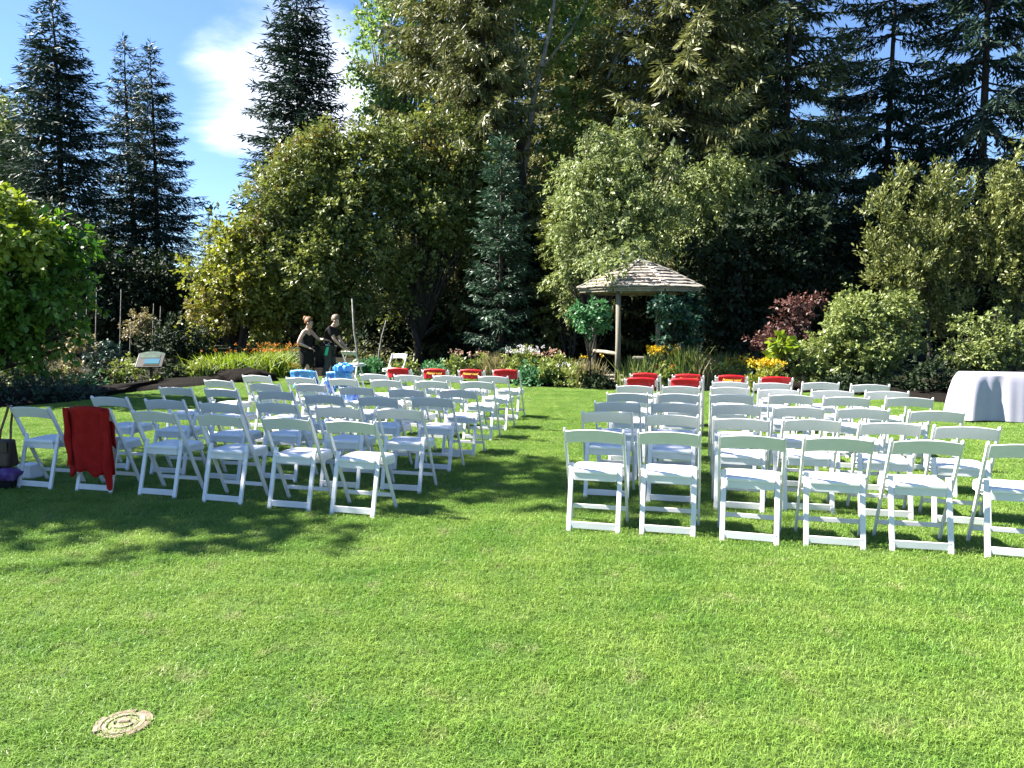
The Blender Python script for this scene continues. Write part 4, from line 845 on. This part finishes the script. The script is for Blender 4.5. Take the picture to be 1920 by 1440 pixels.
bm = bmesh.new(); vs_ = rbox(bm, .26, .17, .10, (0, 0, .05), .03, seg=2); link('base', bm_mesh('base', bm, True), M['black'], pb)
# white box under the first chair
bxx = thing('carton', 'small white carton on the grass under the far left chair', 'box', (px(58, 7.35), 7.35, 0), R(-20))
bm = bmesh.new(); rbox(bm, .17, .13, .13, (0, 0, .065), .002); link('body', bm_mesh('body', bm), M['card'], bxx)
bm = bmesh.new(); rbox(bm, .178, .138, .03, (0, 0, .137), .002); rbox(bm, .05, .003, .018, (0.01, -.0705, .135), .0); link('lid', bm_mesh('lid', bm), M['card'], bxx)

# blue covers and bags in the sixth row
def lump(name, sx, sy, sz, seed, amp=.22, fr=9):
    r = random.Random(seed); p = [r.uniform(0, 6.28) for _ in range(4)]
    bm = bmesh.new(); rr = bmesh.ops.create_icosphere(bm, subdivisions=4, radius=1)
    for v in rr['verts']:
        c = v.co.normalized(); k = 1 + amp * (math.sin(c.x * fr + p[0]) * math.cos(c.y * fr * .8 + p[1]) + .6 * abs(math.sin(c.z * fr * 1.3 + c.x * 5 + p[2])))
        v.co = Vector((c.x * sx * k, c.y * sy * k, max(c.z * sz * k, -sz * .7)))
    return bm_mesh(name, bm, True)
def on_chair(key, me, m, p, label, cat, rz=0):
    ch = CHAIRS[key]; o = link(me.name, me, m); bpy.context.view_layer.update(); o.location = ch.matrix_world @ Vector(p); o.rotation_euler = (0, 0, ch.rotation_euler.z + rz); tag(o, label, cat); return o
M['blue_mix'] = mat('blue_print_plastic', (0.006, 0.10, 0.42), 0.4, 0.5, c2=(0.12, 0.38, 0.62), nscale=7)
ch = CHAIRS[('L', 6, 1)]
o = link('plastic_sheet', drape('plastic_sheet', .45, .17, .30, 31, M['blue_mix'], .012, ragged=.03, top=.80), M['blue_mix']); o.location = ch.location; o.rotation_euler = ch.rotation_euler; solid(o, .008)
tag(o, 'bright blue and white plastic cover draped over a sixth-row chair back', 'cover')
ch = CHAIRS[('L', 6, 2)]
o = link('plastic_sheet', drape('plastic_sheet', .40, .20, .30, 37, M['blue_mix'], .02, ragged=.04, top=.80), M['blue_mix']); o.location = ch.location; o.rotation_euler = ch.rotation_euler; solid(o, .01)
tag(o, 'second blue plastic cover, more rumpled, beside the crumpled bag', 'cover')
b_ = link('plastic_bag', lump('plastic_bag', .13, .10, .075, 3), M['blue']); bpy.context.view_layer.update()
b_.location = ch.matrix_world @ Vector((.07, -.22, .845)); tag(b_, 'crumpled royal blue plastic bag on top of a chair back', 'plastic bag')
on_chair(('L', 5, 2), lump('plastic_bag', .08, .07, .13, 8), M['pale_blue'], (.16, .22, .60), 'pale blue patterned bag in the gap between two chairs', 'plastic bag')
on_chair(('L', 5, 3), lump('plastic_bag', .11, .09, .10, 12), M['pale_blue'], (-.05, .02, .52), 'dark and light blue bag lying on a fifth-row seat', 'plastic bag')

# ------------------------------------------------------------------ table on the right
tx, ty = px(1935, 11.55), 11.6
tb = thing('banquet_table', 'folding table under a white tablecloth at the right edge of the lawn', 'table', (tx, ty, 0), R(-15))
TW, TD, TH = 1.80, .76, .735
bm = bmesh.new(); rbox(bm, TW, TD, .03, (0, 0, TH - .016), .006); link('tabletop', bm_mesh('tabletop', bm), M['resin'], tb)
for sx in (-1, 1):
    for sy in (-1, 1):
        bm = bmesh.new(); beam(bm, (sx * (TW / 2 - .15), sy * .28, 0), (sx * (TW / 2 - .15), sy * .28, TH - .031), .03, .03, .006); link('leg', bm_mesh('leg', bm), M['sign_metal'], tb)
def cloth():
    per = []; cr_ = .06; nseg = 260; hx, hy = TW / 2 + .008, TD / 2 + .008
    V = []; Q = []; lay = [(0.0, TH + .004, 0), (.006, TH - .006, .1), (.012, TH - .03, .25), (.02, TH - .12, .6), (.03, TH - .3, .9), (.045, TH - .5, 1), (.06, .045, 1)]
    P = 4 * (hx + hy)
    def base(s):
        s = s % P
        if s < 2 * hx: return (-hx + s, -hy, 0, -1)
        s -= 2 * hx
        if s < 2 * hy: return (hx, -hy + s, 1, 0)
        s -= 2 * hy
        if s < 2 * hx: return (hx - s, hy, 0, 1)
        s -= 2 * hx; return (-hx, hy - s, -1, 0)
    for off, z, k in lay:
        for i in range(nseg):
            s = i / nseg * P; x, y, nx, ny = base(s)
            # corners bulge
            dc = min(math.hypot(abs(x) - hx, abs(y) - hy), .3)
            wv = k * (.026 * math.sin(s * 11 + 1.9 * math.sin(s * 1.7)) * (.5 + .5 * math.sin(s * 2.3 + 1)) + .010 * math.sin(s * 27 + 2 * math.sin(s * 3))) + k * .05 * max(0, 1 - dc / .16)
            if dc < .16: l_ = math.hypot(x, y); nx2, ny2 = nx + .8 * (1 if x > 0 else -1) * (1 - dc / .16), ny + .8 * (1 if y > 0 else -1) * (1 - dc / .16)
            else: nx2, ny2 = nx, ny
            V.append((x + nx2 * (off + wv), y + ny2 * (off + wv), z - (.018 * math.sin(s * 1.7) if z < .06 else 0)))
    for j in range(len(lay) - 1):
        for i in range(nseg): a = j * nseg + i; b = j * nseg + (i + 1) % nseg; Q.append((a, a + nseg, b + nseg, b))
    me = bpy.data.meshes.new('tablecloth'); me.from_pydata(V, [], Q + [tuple(range(nseg))]); me.polygons.foreach_set('use_smooth', [True] * (len(Q)) + [False]); me.update(); return me
tc_ = link('tablecloth', cloth(), M['white_cloth']); tc_.location = tb.location; tc_.rotation_euler = tb.rotation_euler
tag(tc_, 'long white cloth hanging in folds over the table at the right edge', 'tablecloth')

# ------------------------------------------------------------------ valve cover in the lawn
vx, vy = gp(232, 1364)
vc = thing('valve_cover', 'round beige irrigation lid sunk in the near grass', 'valve cover', (vx, vy, -0.014), R(12)); vc.scale = (.86, .86, .9)
def ringm(name, r0, r1, z0, z1, seg=40, a0=0, a1=2 * math.pi, jit=0):
    bm = bmesh.new(); rg = []; full = a1 - a0 > 6.28; n = seg + (0 if full else 1)
    for i in range(n):
        a = a0 + (a1 - a0) * i / seg; j = jit * math.sin(i * 2.3)
        rg.append([bm.verts.new((rr * (1 + j) * math.cos(a), rr * (1 + j) * math.sin(a), z)) for rr, z in ((r0, z0), (r0, z1), (r1, z1), (r1, z0))])
    m_ = n if full else n - 1
    for i in range(m_):
        A, B_ = rg[i], rg[(i + 1) % n]
        for k in range(3): bm.faces.new((A[k], A[k + 1], B_[k + 1], B_[k]))
    if not full: bm.faces.new(rg[0][::-1]); bm.faces.new(rg[-1])
    bmesh.ops.recalc_face_normals(bm, faces=bm.faces); return bm_mesh(name, bm)
for k in range(5):
    link('rim_stone', ringm('rim_stone', .092, .122 - .006 * (k % 2), -.01, .034 + .004 * (k % 3), 10, R(72 * k + 3), R(72 * k + 68), .015), M['concrete_rim'], vc)
link('rim', ringm('rim', .070, .090, -.01, .038, 40, 0, 2 * math.pi, .008), M['concrete'], vc)
bm = bmesh.new(); r_ = bmesh.ops.create_cone(bm, cap_ends=True, segments=36, radius1=.066, radius2=.062, depth=.034, matrix=Matrix.Translation((0, 0, .018)))
link('lid', bm_mesh('lid', bm), M['concrete'], vc)
link('lid_ridge', ringm('lid_ridge', .040, .048, .03, .042, 24, R(150), R(340)), M['concrete'], vc)
bm = bmesh.new(); rbox(bm, .05, .016, .012, (0, .01, .037), .004); link('handle', bm_mesh('handle', bm), M['concrete_rim'], vc)
bm = bmesh.new(); r_ = bmesh.ops.create_circle(bm, cap_ends=True, segments=36, radius=.125, matrix=Matrix.Translation((0, 0, .004)))
for i, v in enumerate(bm.verts): v.co *= 1 + .09 * math.sin(i * 2.1); v.co.z = .016
link('bare_soil', bm_mesh('bare_soil', bm), M['mulch'], vc)

# ------------------------------------------------------------------ information sign in the left bed
sx_, sy_ = px(284, 18.2), 18.2
sg_ = thing('information_sign', 'low slanted information sign with blue picture in the left flower bed', 'sign', (sx_, sy_, 0), R(8))
zc = hz(676, 18.2); 
for s in (-.02,):
    bm = bmesh.new(); rbox(bm, .07, .05, zc - .02, (0, .02, (zc - .02) / 2), .006); link('post', bm_mesh('post', bm), M['sign_metal'], sg_)
bm = bmesh.new(); rbox(bm, .62, .46, .03, (0, 0, 0), .01, seg=2); fr = link('frame', bm_mesh('frame', bm), M['sign_metal'], sg_, (0, 0, zc)); fr.rotation_euler = (R(42), 0, 0)
bm = bmesh.new(); rbox(bm, .34, .17, .006, (.05, -.04, .0185), .0); link('picture', bm_mesh('picture', bm), M['sign_blue'], fr)
bm = bmesh.new(); rbox(bm, .46, .12, .006, (-.02, .135, .0185), .0); link('heading_panel', bm_mesh('heading_panel', bm), M['sign_green'], fr)
bm = bmesh.new(); rbox(bm, .36, .045, .006, (.05, -.165, .0185), .0); link('text_panel', bm_mesh('text_panel', bm), M['sign_brown'], fr)
def arc_top():
    bm = bmesh.new(); n = 16; A = []
    for i in range(n + 1):
        s = -1 + 2 * i / n; x = s * .30; y = .235 + .07 * (1 - s * s); A.append([bm.verts.new((x, yy, z)) for yy, z in ((.21, -.014), (y, -.014), (y, .014), (.21, .014))])
    for i in range(n):
        for k in range(4): bm.faces.new((A[i][k], A[i][(k + 1) % 4], A[i + 1][(k + 1) % 4], A[i + 1][k]))
    bm.faces.new(A[0][::-1]); bm.faces.new(A[-1]); return bm_mesh('arched_top', bm)
link('arched_top', arc_top(), M['sign_green'], fr)

# ------------------------------------------------------------------ gazebo
GY = 18.5; GX = px(1199, GY, 2.3)
ez = hz(538, 17.1); pz = hz(487, GY)
gz = thing('gazebo', 'eight-sided wooden gazebo with cedar shingle roof behind the flower bed', 'gazebo', (GX, GY, 0), R(-10))
RA = 1.58
def octp(r, k, off=22.5): a = R(off + 45 * k); return Vector((r * math.cos(a), r * math.sin(a), 0))
prof = [(RA, ez), (.80, ez + (pz - ez) * .56), (.10, pz - .04)]
rowsn = 9
def rp(t):
    a, b, c = prof; 
    if t < .55: k = t / .55; return (a[0] + (b[0] - a[0]) * k, a[1] + (b[1] - a[1]) * k)
    k = (t - .55) / .45; return (b[0] + (c[0] - b[0]) * k, b[1] + (c[1] - b[1]) * k)
# roof deck under the shingles
V = []; Q = []
for t in (0, .55, 1.0):
    r_, z = rp(t)
    for k in range(8): p = octp(r_, k); V.append((p.x, p.y, z - .03))
for j in range(2):
    for k in range(8): Q.append((j * 8 + k, j * 8 + (k + 1) % 8, (j + 1) * 8 + (k + 1) % 8, (j + 1) * 8 + k))
deck = link('roof', np_mesh('roof', V, Q), M['timber'], gz)
solid(deck, .02)
rr_ = random.Random(5)
for k in range(8):
    for j in range(rowsn):
        t0 = j / rowsn; t1 = min(1, (j + 1.35) / rowsn); r0, z0 = rp(t0); r1, z1 = rp(t1)
        r0 += .03 if j == 0 else 0.0
        A0, B0 = octp(r0, k), octp(r0, k + 1); A1, B1 = octp(r1, k), octp(r1, k + 1)
        wlen = (A0 - B0).length; n = max(1, int(round(wlen / .21)))
        cuts = [0] + sorted((i + rr_.uniform(-.22, .22)) / n for i in range(1, n)) + [1]
        nrm = ((B0 - A0).cross((A1 - A0) + Vector((0, 0, z1 - z0)))).normalized()
        if nrm.z < 0: nrm = -nrm
        for a, b in zip(cuts, cuts[1:]):
            g = .004 / max(wlen, .1); a += g; b -= g
            if b - a < .02: continue
            h0 = .036 + rr_.uniform(-.006, .010); th = .024; dl = rr_.uniform(-.02, .015)
            q = [A0.lerp(B0, a) + Vector((0, 0, z0)), A0.lerp(B0, b) + Vector((0, 0, z0)), A1.lerp(B1, b) + Vector((0, 0, z1)), A1.lerp(B1, a) + Vector((0, 0, z1))]
            dn = (q[0] - q[3]).normalized() * dl; q[0] += dn; q[1] += dn
            up = [h0, h0, -.004, -.004]
            Vv = [q[i] + nrm * (up[i] - (th if i < 2 else .004)) for i in range(4)] + [q[i] + nrm * up[i] for i in range(4)]
            me = bpy.data.meshes.new('shingle'); me.from_pydata([tuple(v) for v in Vv], [], [(3, 2, 1, 0), (4, 5, 6, 7), (0, 1, 5, 4), (1, 2, 6, 5), (2, 3, 7, 6), (3, 0, 4, 7)])
            link('shingle', me, M['shingle'] if rr_.random() < .6 else M['shingle2'], gz)
for k in range(8):      # hip caps
    bm = bmesh.new()
    for j in range(7):
        t0, t1 = j / 7, min(1, (j + 1.2) / 7); r0, z0 = rp(t0); r1, z1 = rp(t1)
        a = octp(r0 + .02, k) + Vector((0, 0, z0 + .045)); b = octp(r1, k) + Vector((0, 0, z1 + .030)); tn = octp(1, k); tn = Vector((-tn.y, tn.x, 0))
        beam(bm, a, b, .11, .014, .0, up=tn)
    link('hip_cap', bm_mesh('hip_cap', bm), M['shingle2'], gz)
bm = bmesh.new(); bmesh.ops.create_cone(bm, cap_ends=True, segments=8, radius1=.17, radius2=.02, depth=.12, matrix=Matrix.Translation((0, 0, pz + .015)) @ Matrix.Rotation(R(22.5), 4, 'Z'))
link('roof_peak', bm_mesh('roof_peak', bm), M['shingle2'], gz)
for k in range(8):
    A, B_ = octp(RA - .05, k), octp(RA - .05, k + 1); bm = bmesh.new(); d = (B_ - A).normalized()
    beam(bm, A + Vector((0, 0, ez - .065)) + d * .02, B_ + Vector((0, 0, ez - .065)) - d * .02, .06, .03, .003, up=(0, 0, 1)); link('fascia', bm_mesh('fascia', bm), M['timber'], gz)
PR = RA - .34
for k in range(8):
    p = octp(PR, k)
    ang = 22.5 + 45 * k
    if k % 2: V, Q = tube_np([(p.x, p.y, 0), (p.x + .01, p.y, 1.1), (p.x, p.y, ez - .0)], [.07, .062, .058], 12)
    if k % 2: link('post', np_mesh('post', V, Q, smooth=True), M['timber'], gz)
    q_ = octp(PR, k + 1)
    bm = bmesh.new(); beam(bm, Vector((p.x, p.y, ez - .06)), Vector((q_.x, q_.y, ez - .06)), .12, .05, .004, up=(0, 0, 1)); link('beam', bm_mesh('beam', bm), M['timber'], gz)
    if k in (3,):
        q_ = octp(PR, 5); zz = hz(663, 17.6); V, Q = tube_np([(p.x, p.y, zz), ((p.x + q_.x) / 2, (p.y + q_.y) / 2, zz + .01), (q_.x, q_.y, zz)], [.045] * 3, 10); link('railing', np_mesh('railing', V, Q, smooth=True), M['timber'], gz)
bm = bmesh.new(); bmesh.ops.create_cone(bm, cap_ends=True, segments=8, radius1=RA - .25, radius2=RA - .25, depth=.12, matrix=Matrix.Translation((0, 0, .08)) @ Matrix.Rotation(R(22.5), 4, 'Z'))
link('floor', bm_mesh('floor', bm), M['timber'], gz)
bm = bmesh.new(); rbox(bm, .9, .34, .06, (.3, .6, .60), .01); rbox(bm, .06, .3, .45, (-.1, .6, .345), .005); rbox(bm, .06, .3, .45, (.7, .6, .345), .005)
link('bench', bm_mesh('bench', bm), M['shingle2'], gz)

# ------------------------------------------------------------------ two women setting up chairs
def skin_mesh(name, joints, edges, root, sub=2, smooth=True):
    ks = list(joints); me = bpy.data.meshes.new(name)
    me.from_pydata([joints[k][0] for k in ks], [(ks.index(a), ks.index(b)) for a, b in edges], [])
    o = bpy.data.objects.new(name, me); COL.objects.link(o)
    m = o.modifiers.new('skin', 'SKIN'); m.use_smooth_shade = True
    for k, d in zip(ks, me.skin_vertices[0].data):
        r_ = joints[k][1]; d.radius = r_ if isinstance(r_, tuple) else (r_, r_); d.use_root = (k == root)
    s = o.modifiers.new('sub', 'SUBSURF'); s.levels = sub; s.render_levels = sub
    bpy.context.view_layer.update()
    out = bpy.data.meshes.new_from_object(o.evaluated_get(bpy.context.evaluated_depsgraph_get())); out.name = name
    bpy.data.objects.remove(o); out.polygons.foreach_set('use_smooth', [True] * len(out.polygons)); return out
def hand(J, E, nm, wr, d, palm):
    d = Vector(d).normalized(); side = d.cross(Vector(palm)).normalized(); wr = Vector(wr); pn = Vector(palm).normalized()
    J[nm + 'p'] = (wr + d * .045, (.030, .018)); E.append((nm, nm + 'p'))
    for i, (o, l_) in enumerate(((-.030, .065), (-.010, .078), (.011, .073), (.031, .056))):
        a = wr + d * .082 + side * o; b = a + d * l_ * .5 + pn * .012; c = b + d * l_ * .3 + pn * .032
        for q, (n_, p_) in enumerate((('a', a), ('b', b), ('c', c))): J[nm + 'f%d%s' % (i, n_)] = (p_, .0095 - q * .001)
        E += [(nm + 'p', nm + 'f%da' % i), (nm + 'f%da' % i, nm + 'f%db' % i), (nm + 'f%db' % i, nm + 'f%dc' % i)]
    a = wr + d * .035 + side * -.04; b = a + d * .035 + side * -.018 + pn * .02; J[nm + 't1'] = (a, .012); J[nm + 't2'] = (b, .0095); E += [(nm + 'p', nm + 't1'), (nm + 't1', nm + 't2')]
def person(pts, loc, label, arms_dir, headdir):
    P = {k: Vector(v) for k, v in pts.items()}
    root = thing('person', label, 'person', loc)
    hd = Vector(headdir).normalized()
    J = {'pelvis': (P['pelvis'], .125), 'waist': (P['waist'], .115), 'chest': (P['chest'], (.125, .135)), 'neck0': (P['neck'] - Vector((0, 0, .05)), .06), 'neck': (P['neck'], .048),
         'head0': (P['head'] - hd * .01 - Vector((0, 0, .07)), .062), 'head1': (P['head'], .085), 'head2': (P['head'] + Vector((0, 0, .06)) - hd * .01, .075),
         'nose': (P['head'] + hd * .095 - Vector((0, 0, .015)), .012), 'chin': (P['head'] + hd * .062 - Vector((0, 0, .085)), .03)}
    E = [('pelvis', 'waist'), ('waist', 'chest'), ('chest', 'neck0'), ('neck0', 'neck'), ('neck', 'head0'), ('head0', 'head1'), ('head1', 'head2'), ('head1', 'nose'), ('head0', 'chin')]
    for s in 'NF':
        J['sh' + s] = (P['sh' + s], .056); J['el' + s] = (P['el' + s], .040); J['wr' + s] = (P['wr' + s], .026)
        mid = (P['el' + s] + P['wr' + s]) / 2; J['fa' + s] = (mid.lerp(P['el' + s], .4), .040)
        E += [('neck0', 'sh' + s), ('sh' + s, 'el' + s), ('el' + s, 'fa' + s), ('fa' + s, 'wr' + s)]
        hand(J, E, 'wr' + s, P['wr' + s], arms_dir[s], (0.1, 0, -1))
        J['hip' + s] = (P['hip' + s], .09); J['kn' + s] = (P['kn' + s], .058); J['an' + s] = (P['an' + s], .038)
        J['cf' + s] = (P['kn' + s].lerp(P['an' + s], .3) + Vector((-.015, 0, 0)), .055); J['to' + s] = (P['an' + s] + Vector((.15, 0, -.045)), .03)
        J['he' + s] = (P['an' + s] + Vector((-.03, 0, -.045)), .03)
        E += [('pelvis', 'hip' + s), ('hip' + s, 'kn' + s), ('kn' + s, 'cf' + s), ('cf' + s, 'an' + s), ('an' + s, 'to' + s), ('an' + s, 'he' + s)]
    body = link('body', skin_mesh('body', J, E, 'pelvis'), M['skin'], root)
    side = hd.cross(Vector((0, 0, 1))).normalized()
    for s in (-1, 1):     # eyes, ears, mouth
        bm = bmesh.new(); bmesh.ops.create_uvsphere(bm, u_segments=8, v_segments=6, radius=.011, matrix=Matrix.Translation(P['head'] + hd * .083 + side * s * .032 + Vector((0, 0, .012)))); link('eye', bm_mesh('eye', bm, True), M['black'], root)
        bm = bmesh.new(); bmesh.ops.create_uvsphere(bm, u_segments=8, v_segments=6, radius=.028, matrix=Matrix.Translation(P['head'] + side * s * .085 + Vector((0, 0, -.01)))); link('ear', bm_mesh('ear', bm, True), M['skin'], root)
    bm = bmesh.new(); bmesh.ops.create_uvsphere(bm, u_segments=8, v_segments=6, radius=.016, matrix=Matrix.Translation(P['head'] + hd * .083 - Vector((0, 0, .055)))); link('mouth', bm_mesh('mouth', bm, True), M['strap'], root)
    return root, P, hd
def hair(root, P, hd, m, bun, seed):
    bm = bmesh.new(); r_ = bmesh.ops.create_icosphere(bm, subdivisions=4, radius=1); rr = random.Random(seed); side = hd.cross(Vector((0, 0, 1)))
    for v in list(bm.verts):
        c = v.co.normalized(); k = 1 + .05 * math.sin(c.x * 19 + seed) * math.sin(c.z * 23) + .03 * math.sin(c.y * 37)
        f = c.dot(hd)
        v.co = P['head'] + Vector((c.x * .105 * k, c.y * .100 * k, c.z * .115 * k)) - hd * .022 + Vector((0, 0, .032))
        if f > .35 and c.z < .45: v.co -= hd * .075 * min(1, (f - .35) * 4)
        if c.z < -.45: v.co.z += (-.45 - c.z) * .10
    link('hair', bm_mesh('hair', bm, True), m, root)
    if bun:
        bm = bmesh.new(); bmesh.ops.create_icosphere(bm, subdivisions=3, radius=.055, matrix=Matrix.Translation(P['head'] - hd * .11 + Vector((0, 0, .07))))
        for v in bm.verts: v.co += Vector((math.sin(v.co.z * 90), math.sin(v.co.x * 80), math.sin(v.co.y * 85))) * .005
        link('hair_bun', bm_mesh('hair_bun', bm, True), m, root)
PY = 18.1
w1 = px(580, PY, .8)
pts1 = dict(head=(.02, 0, 1.495), neck=(-.02, 0, 1.36), chest=(-.06, 0, 1.17), waist=(-.06, 0, 1.0), pelvis=(-.09, 0, .88), shN=(-.07, -.175, 1.29), elN=(-.20, -.25, 1.02), wrN=(.06, -.26, .91),
            shF=(.0, .165, 1.29), elF=(.19, .16, 1.09), wrF=(.40, .02, 1.09), hipN=(-.08, -.085, .82), hipF=(-.07, .085, .82), knN=(-.02, -.10, .47), knF=(.0, .10, .47), anN=(-.06, -.10, .075), anF=(-.03, .10, .075))
rt, P1, hd1 = person(pts1, (w1, PY, 0), 'woman in black sleeveless dress with auburn hair, holding a teal bottle', {'N': (.9, .1, -.35), 'F': (.9, -.1, -.2)}, (.85, -.1, -.35))
hair(rt, P1, hd1, M['hair_red'], True, 2)
def garment(name, J, E, root, m, par): return link(name, skin_mesh(name, J, E, root), m, par)
garment('dress', {'n': (P1['neck'] + Vector((-.02, 0, -.09)), (.09, .105)), 'c': (P1['chest'] + Vector((0, 0, .0)), (.165, .175)), 'w': (P1['waist'], (.150, .155)), 'w2': (P1['pelvis'] + Vector((.02, 0, .05)), (.158, .165)), 'p': (P1['pelvis'] + Vector((.01, 0, -.06)), (.172, .18)), 'h': (P1['pelvis'] + Vector((.03, 0, -.25)), (.185, .195)), 'k': (P1['pelvis'] + Vector((.05, 0, -.52)), (.175, .185))},
        [('n', 'c'), ('c', 'w'), ('w', 'w2'), ('w2', 'p'), ('p', 'h'), ('h', 'k')], 'w', M['black'], rt)
for s in 'NF':
    garment('shoe', {'a': (P1['an' + s] + Vector((-.04, 0, -.035)), .042), 'b': (P1['an' + s] + Vector((.16, 0, -.045)), .034)}, [('a', 'b')], 'a', M['black'], rt)
w2 = px(624, PY + .15, .8)
pts2 = dict(head=(.10, 0, 1.545), neck=(.03, 0, 1.42), chest=(-.05, 0, 1.23), waist=(-.09, 0, 1.04), pelvis=(-.11, 0, .91), shN=(-.03, -.18, 1.36), elN=(.11, -.24, 1.09), wrN=(.27, -.16, .905),
            shF=(.02, .17, 1.35), elF=(.14, .20, 1.07), wrF=(.32, .04, .89), hipN=(-.10, -.09, .84), hipF=(-.10, .09, .84), knN=(-.10, -.11, .48), knF=(-.02, .11, .48), anN=(-.22, -.11, .075), anF=(-.08, .11, .075))
rt2, P2, hd2 = person(pts2, (w2, PY + .15, 0), 'woman in black T-shirt and charcoal trousers bending over a chair by the bed', {'N': (.8, .2, -.5), 'F': (.8, .1, -.5)}, (.7, -.15, -.75))
hair(rt2, P2, hd2, M['hair_grey'], False, 5)
garment('t_shirt', {'n': (P2['neck'] + Vector((-.02, 0, -.06)), (.075, .09)), 'c': (P2['chest'] + Vector((0, 0, .02)), (.15, .16)), 'w': (P2['waist'], (.14, .15)), 'p': (P2['pelvis'] + Vector((0, 0, .03)), (.165, .17)),
                    'a': (P2['shN'], .075), 'b': (P2['shN'].lerp(P2['elN'], .7), .062), 'd': (P2['shF'], .075), 'e': (P2['shF'].lerp(P2['elF'], .7), .062)},
        [('n', 'c'), ('c', 'w'), ('w', 'p'), ('c', 'a'), ('a', 'b'), ('c', 'd'), ('d', 'e')], 'w', M['black'], rt2)
garment('trousers', {'p': (P2['pelvis'], (.155, .165)), 'hN': (P2['hipN'], .115), 'kN': (P2['knN'], .085), 'aN': (P2['anN'] + Vector((0, 0, .12)), .07), 'hF': (P2['hipF'], .115), 'kF': (P2['knF'], .085), 'aF': (P2['anF'] + Vector((0, 0, .12)), .07)},
        [('p', 'hN'), ('hN', 'kN'), ('kN', 'aN'), ('p', 'hF'), ('hF', 'kF'), ('kF', 'aF')], 'p', M['charcoal'], rt2)
for s in 'NF':
    garment('shoe', {'a': (P2['an' + s] + Vector((-.04, 0, -.035)), .042), 'b': (P2['an' + s] + Vector((.16, 0, -.045)), .034)}, [('a', 'b')], 'a', M['card'], rt2)
# teal bottle in the first woman's far hand
hp = Vector((w1, PY, 0)) + P1['wrF'] + Vector((.085, -.03, -.05))
bt = thing('water_bottle', 'teal green bottle hanging from the hand of the woman in the dress', 'bottle', hp, 0); bt.rotation_euler = (0, R(14), 0)
prof_ = [(.0, -.34), (.042, -.34), (.046, -.33), (.046, -.13), (.040, -.10), (.018, -.075)]
def lathe(name, prof, seg=16):
    bm = bmesh.new(); rg = [[bm.verts.new((r_ * math.cos(2 * math.pi * i / seg), r_ * math.sin(2 * math.pi * i / seg), z)) for i in range(seg)] for r_, z in prof if r_ > 0]
    for a, b in zip(rg, rg[1:]):
        for i in range(seg): bm.faces.new((a[i], a[(i + 1) % seg], b[(i + 1) % seg], b[i]))
    bm.faces.new(rg[0][::-1]); bm.faces.new(rg[-1]); return bm_mesh(name, bm, True)
link('body', lathe('body', prof_), M['teal'], bt)
link('cap', lathe('cap', [(.02, -.08), (.022, -.075), (.022, -.035), (.012, -.02)]), M['rubber'], bt)
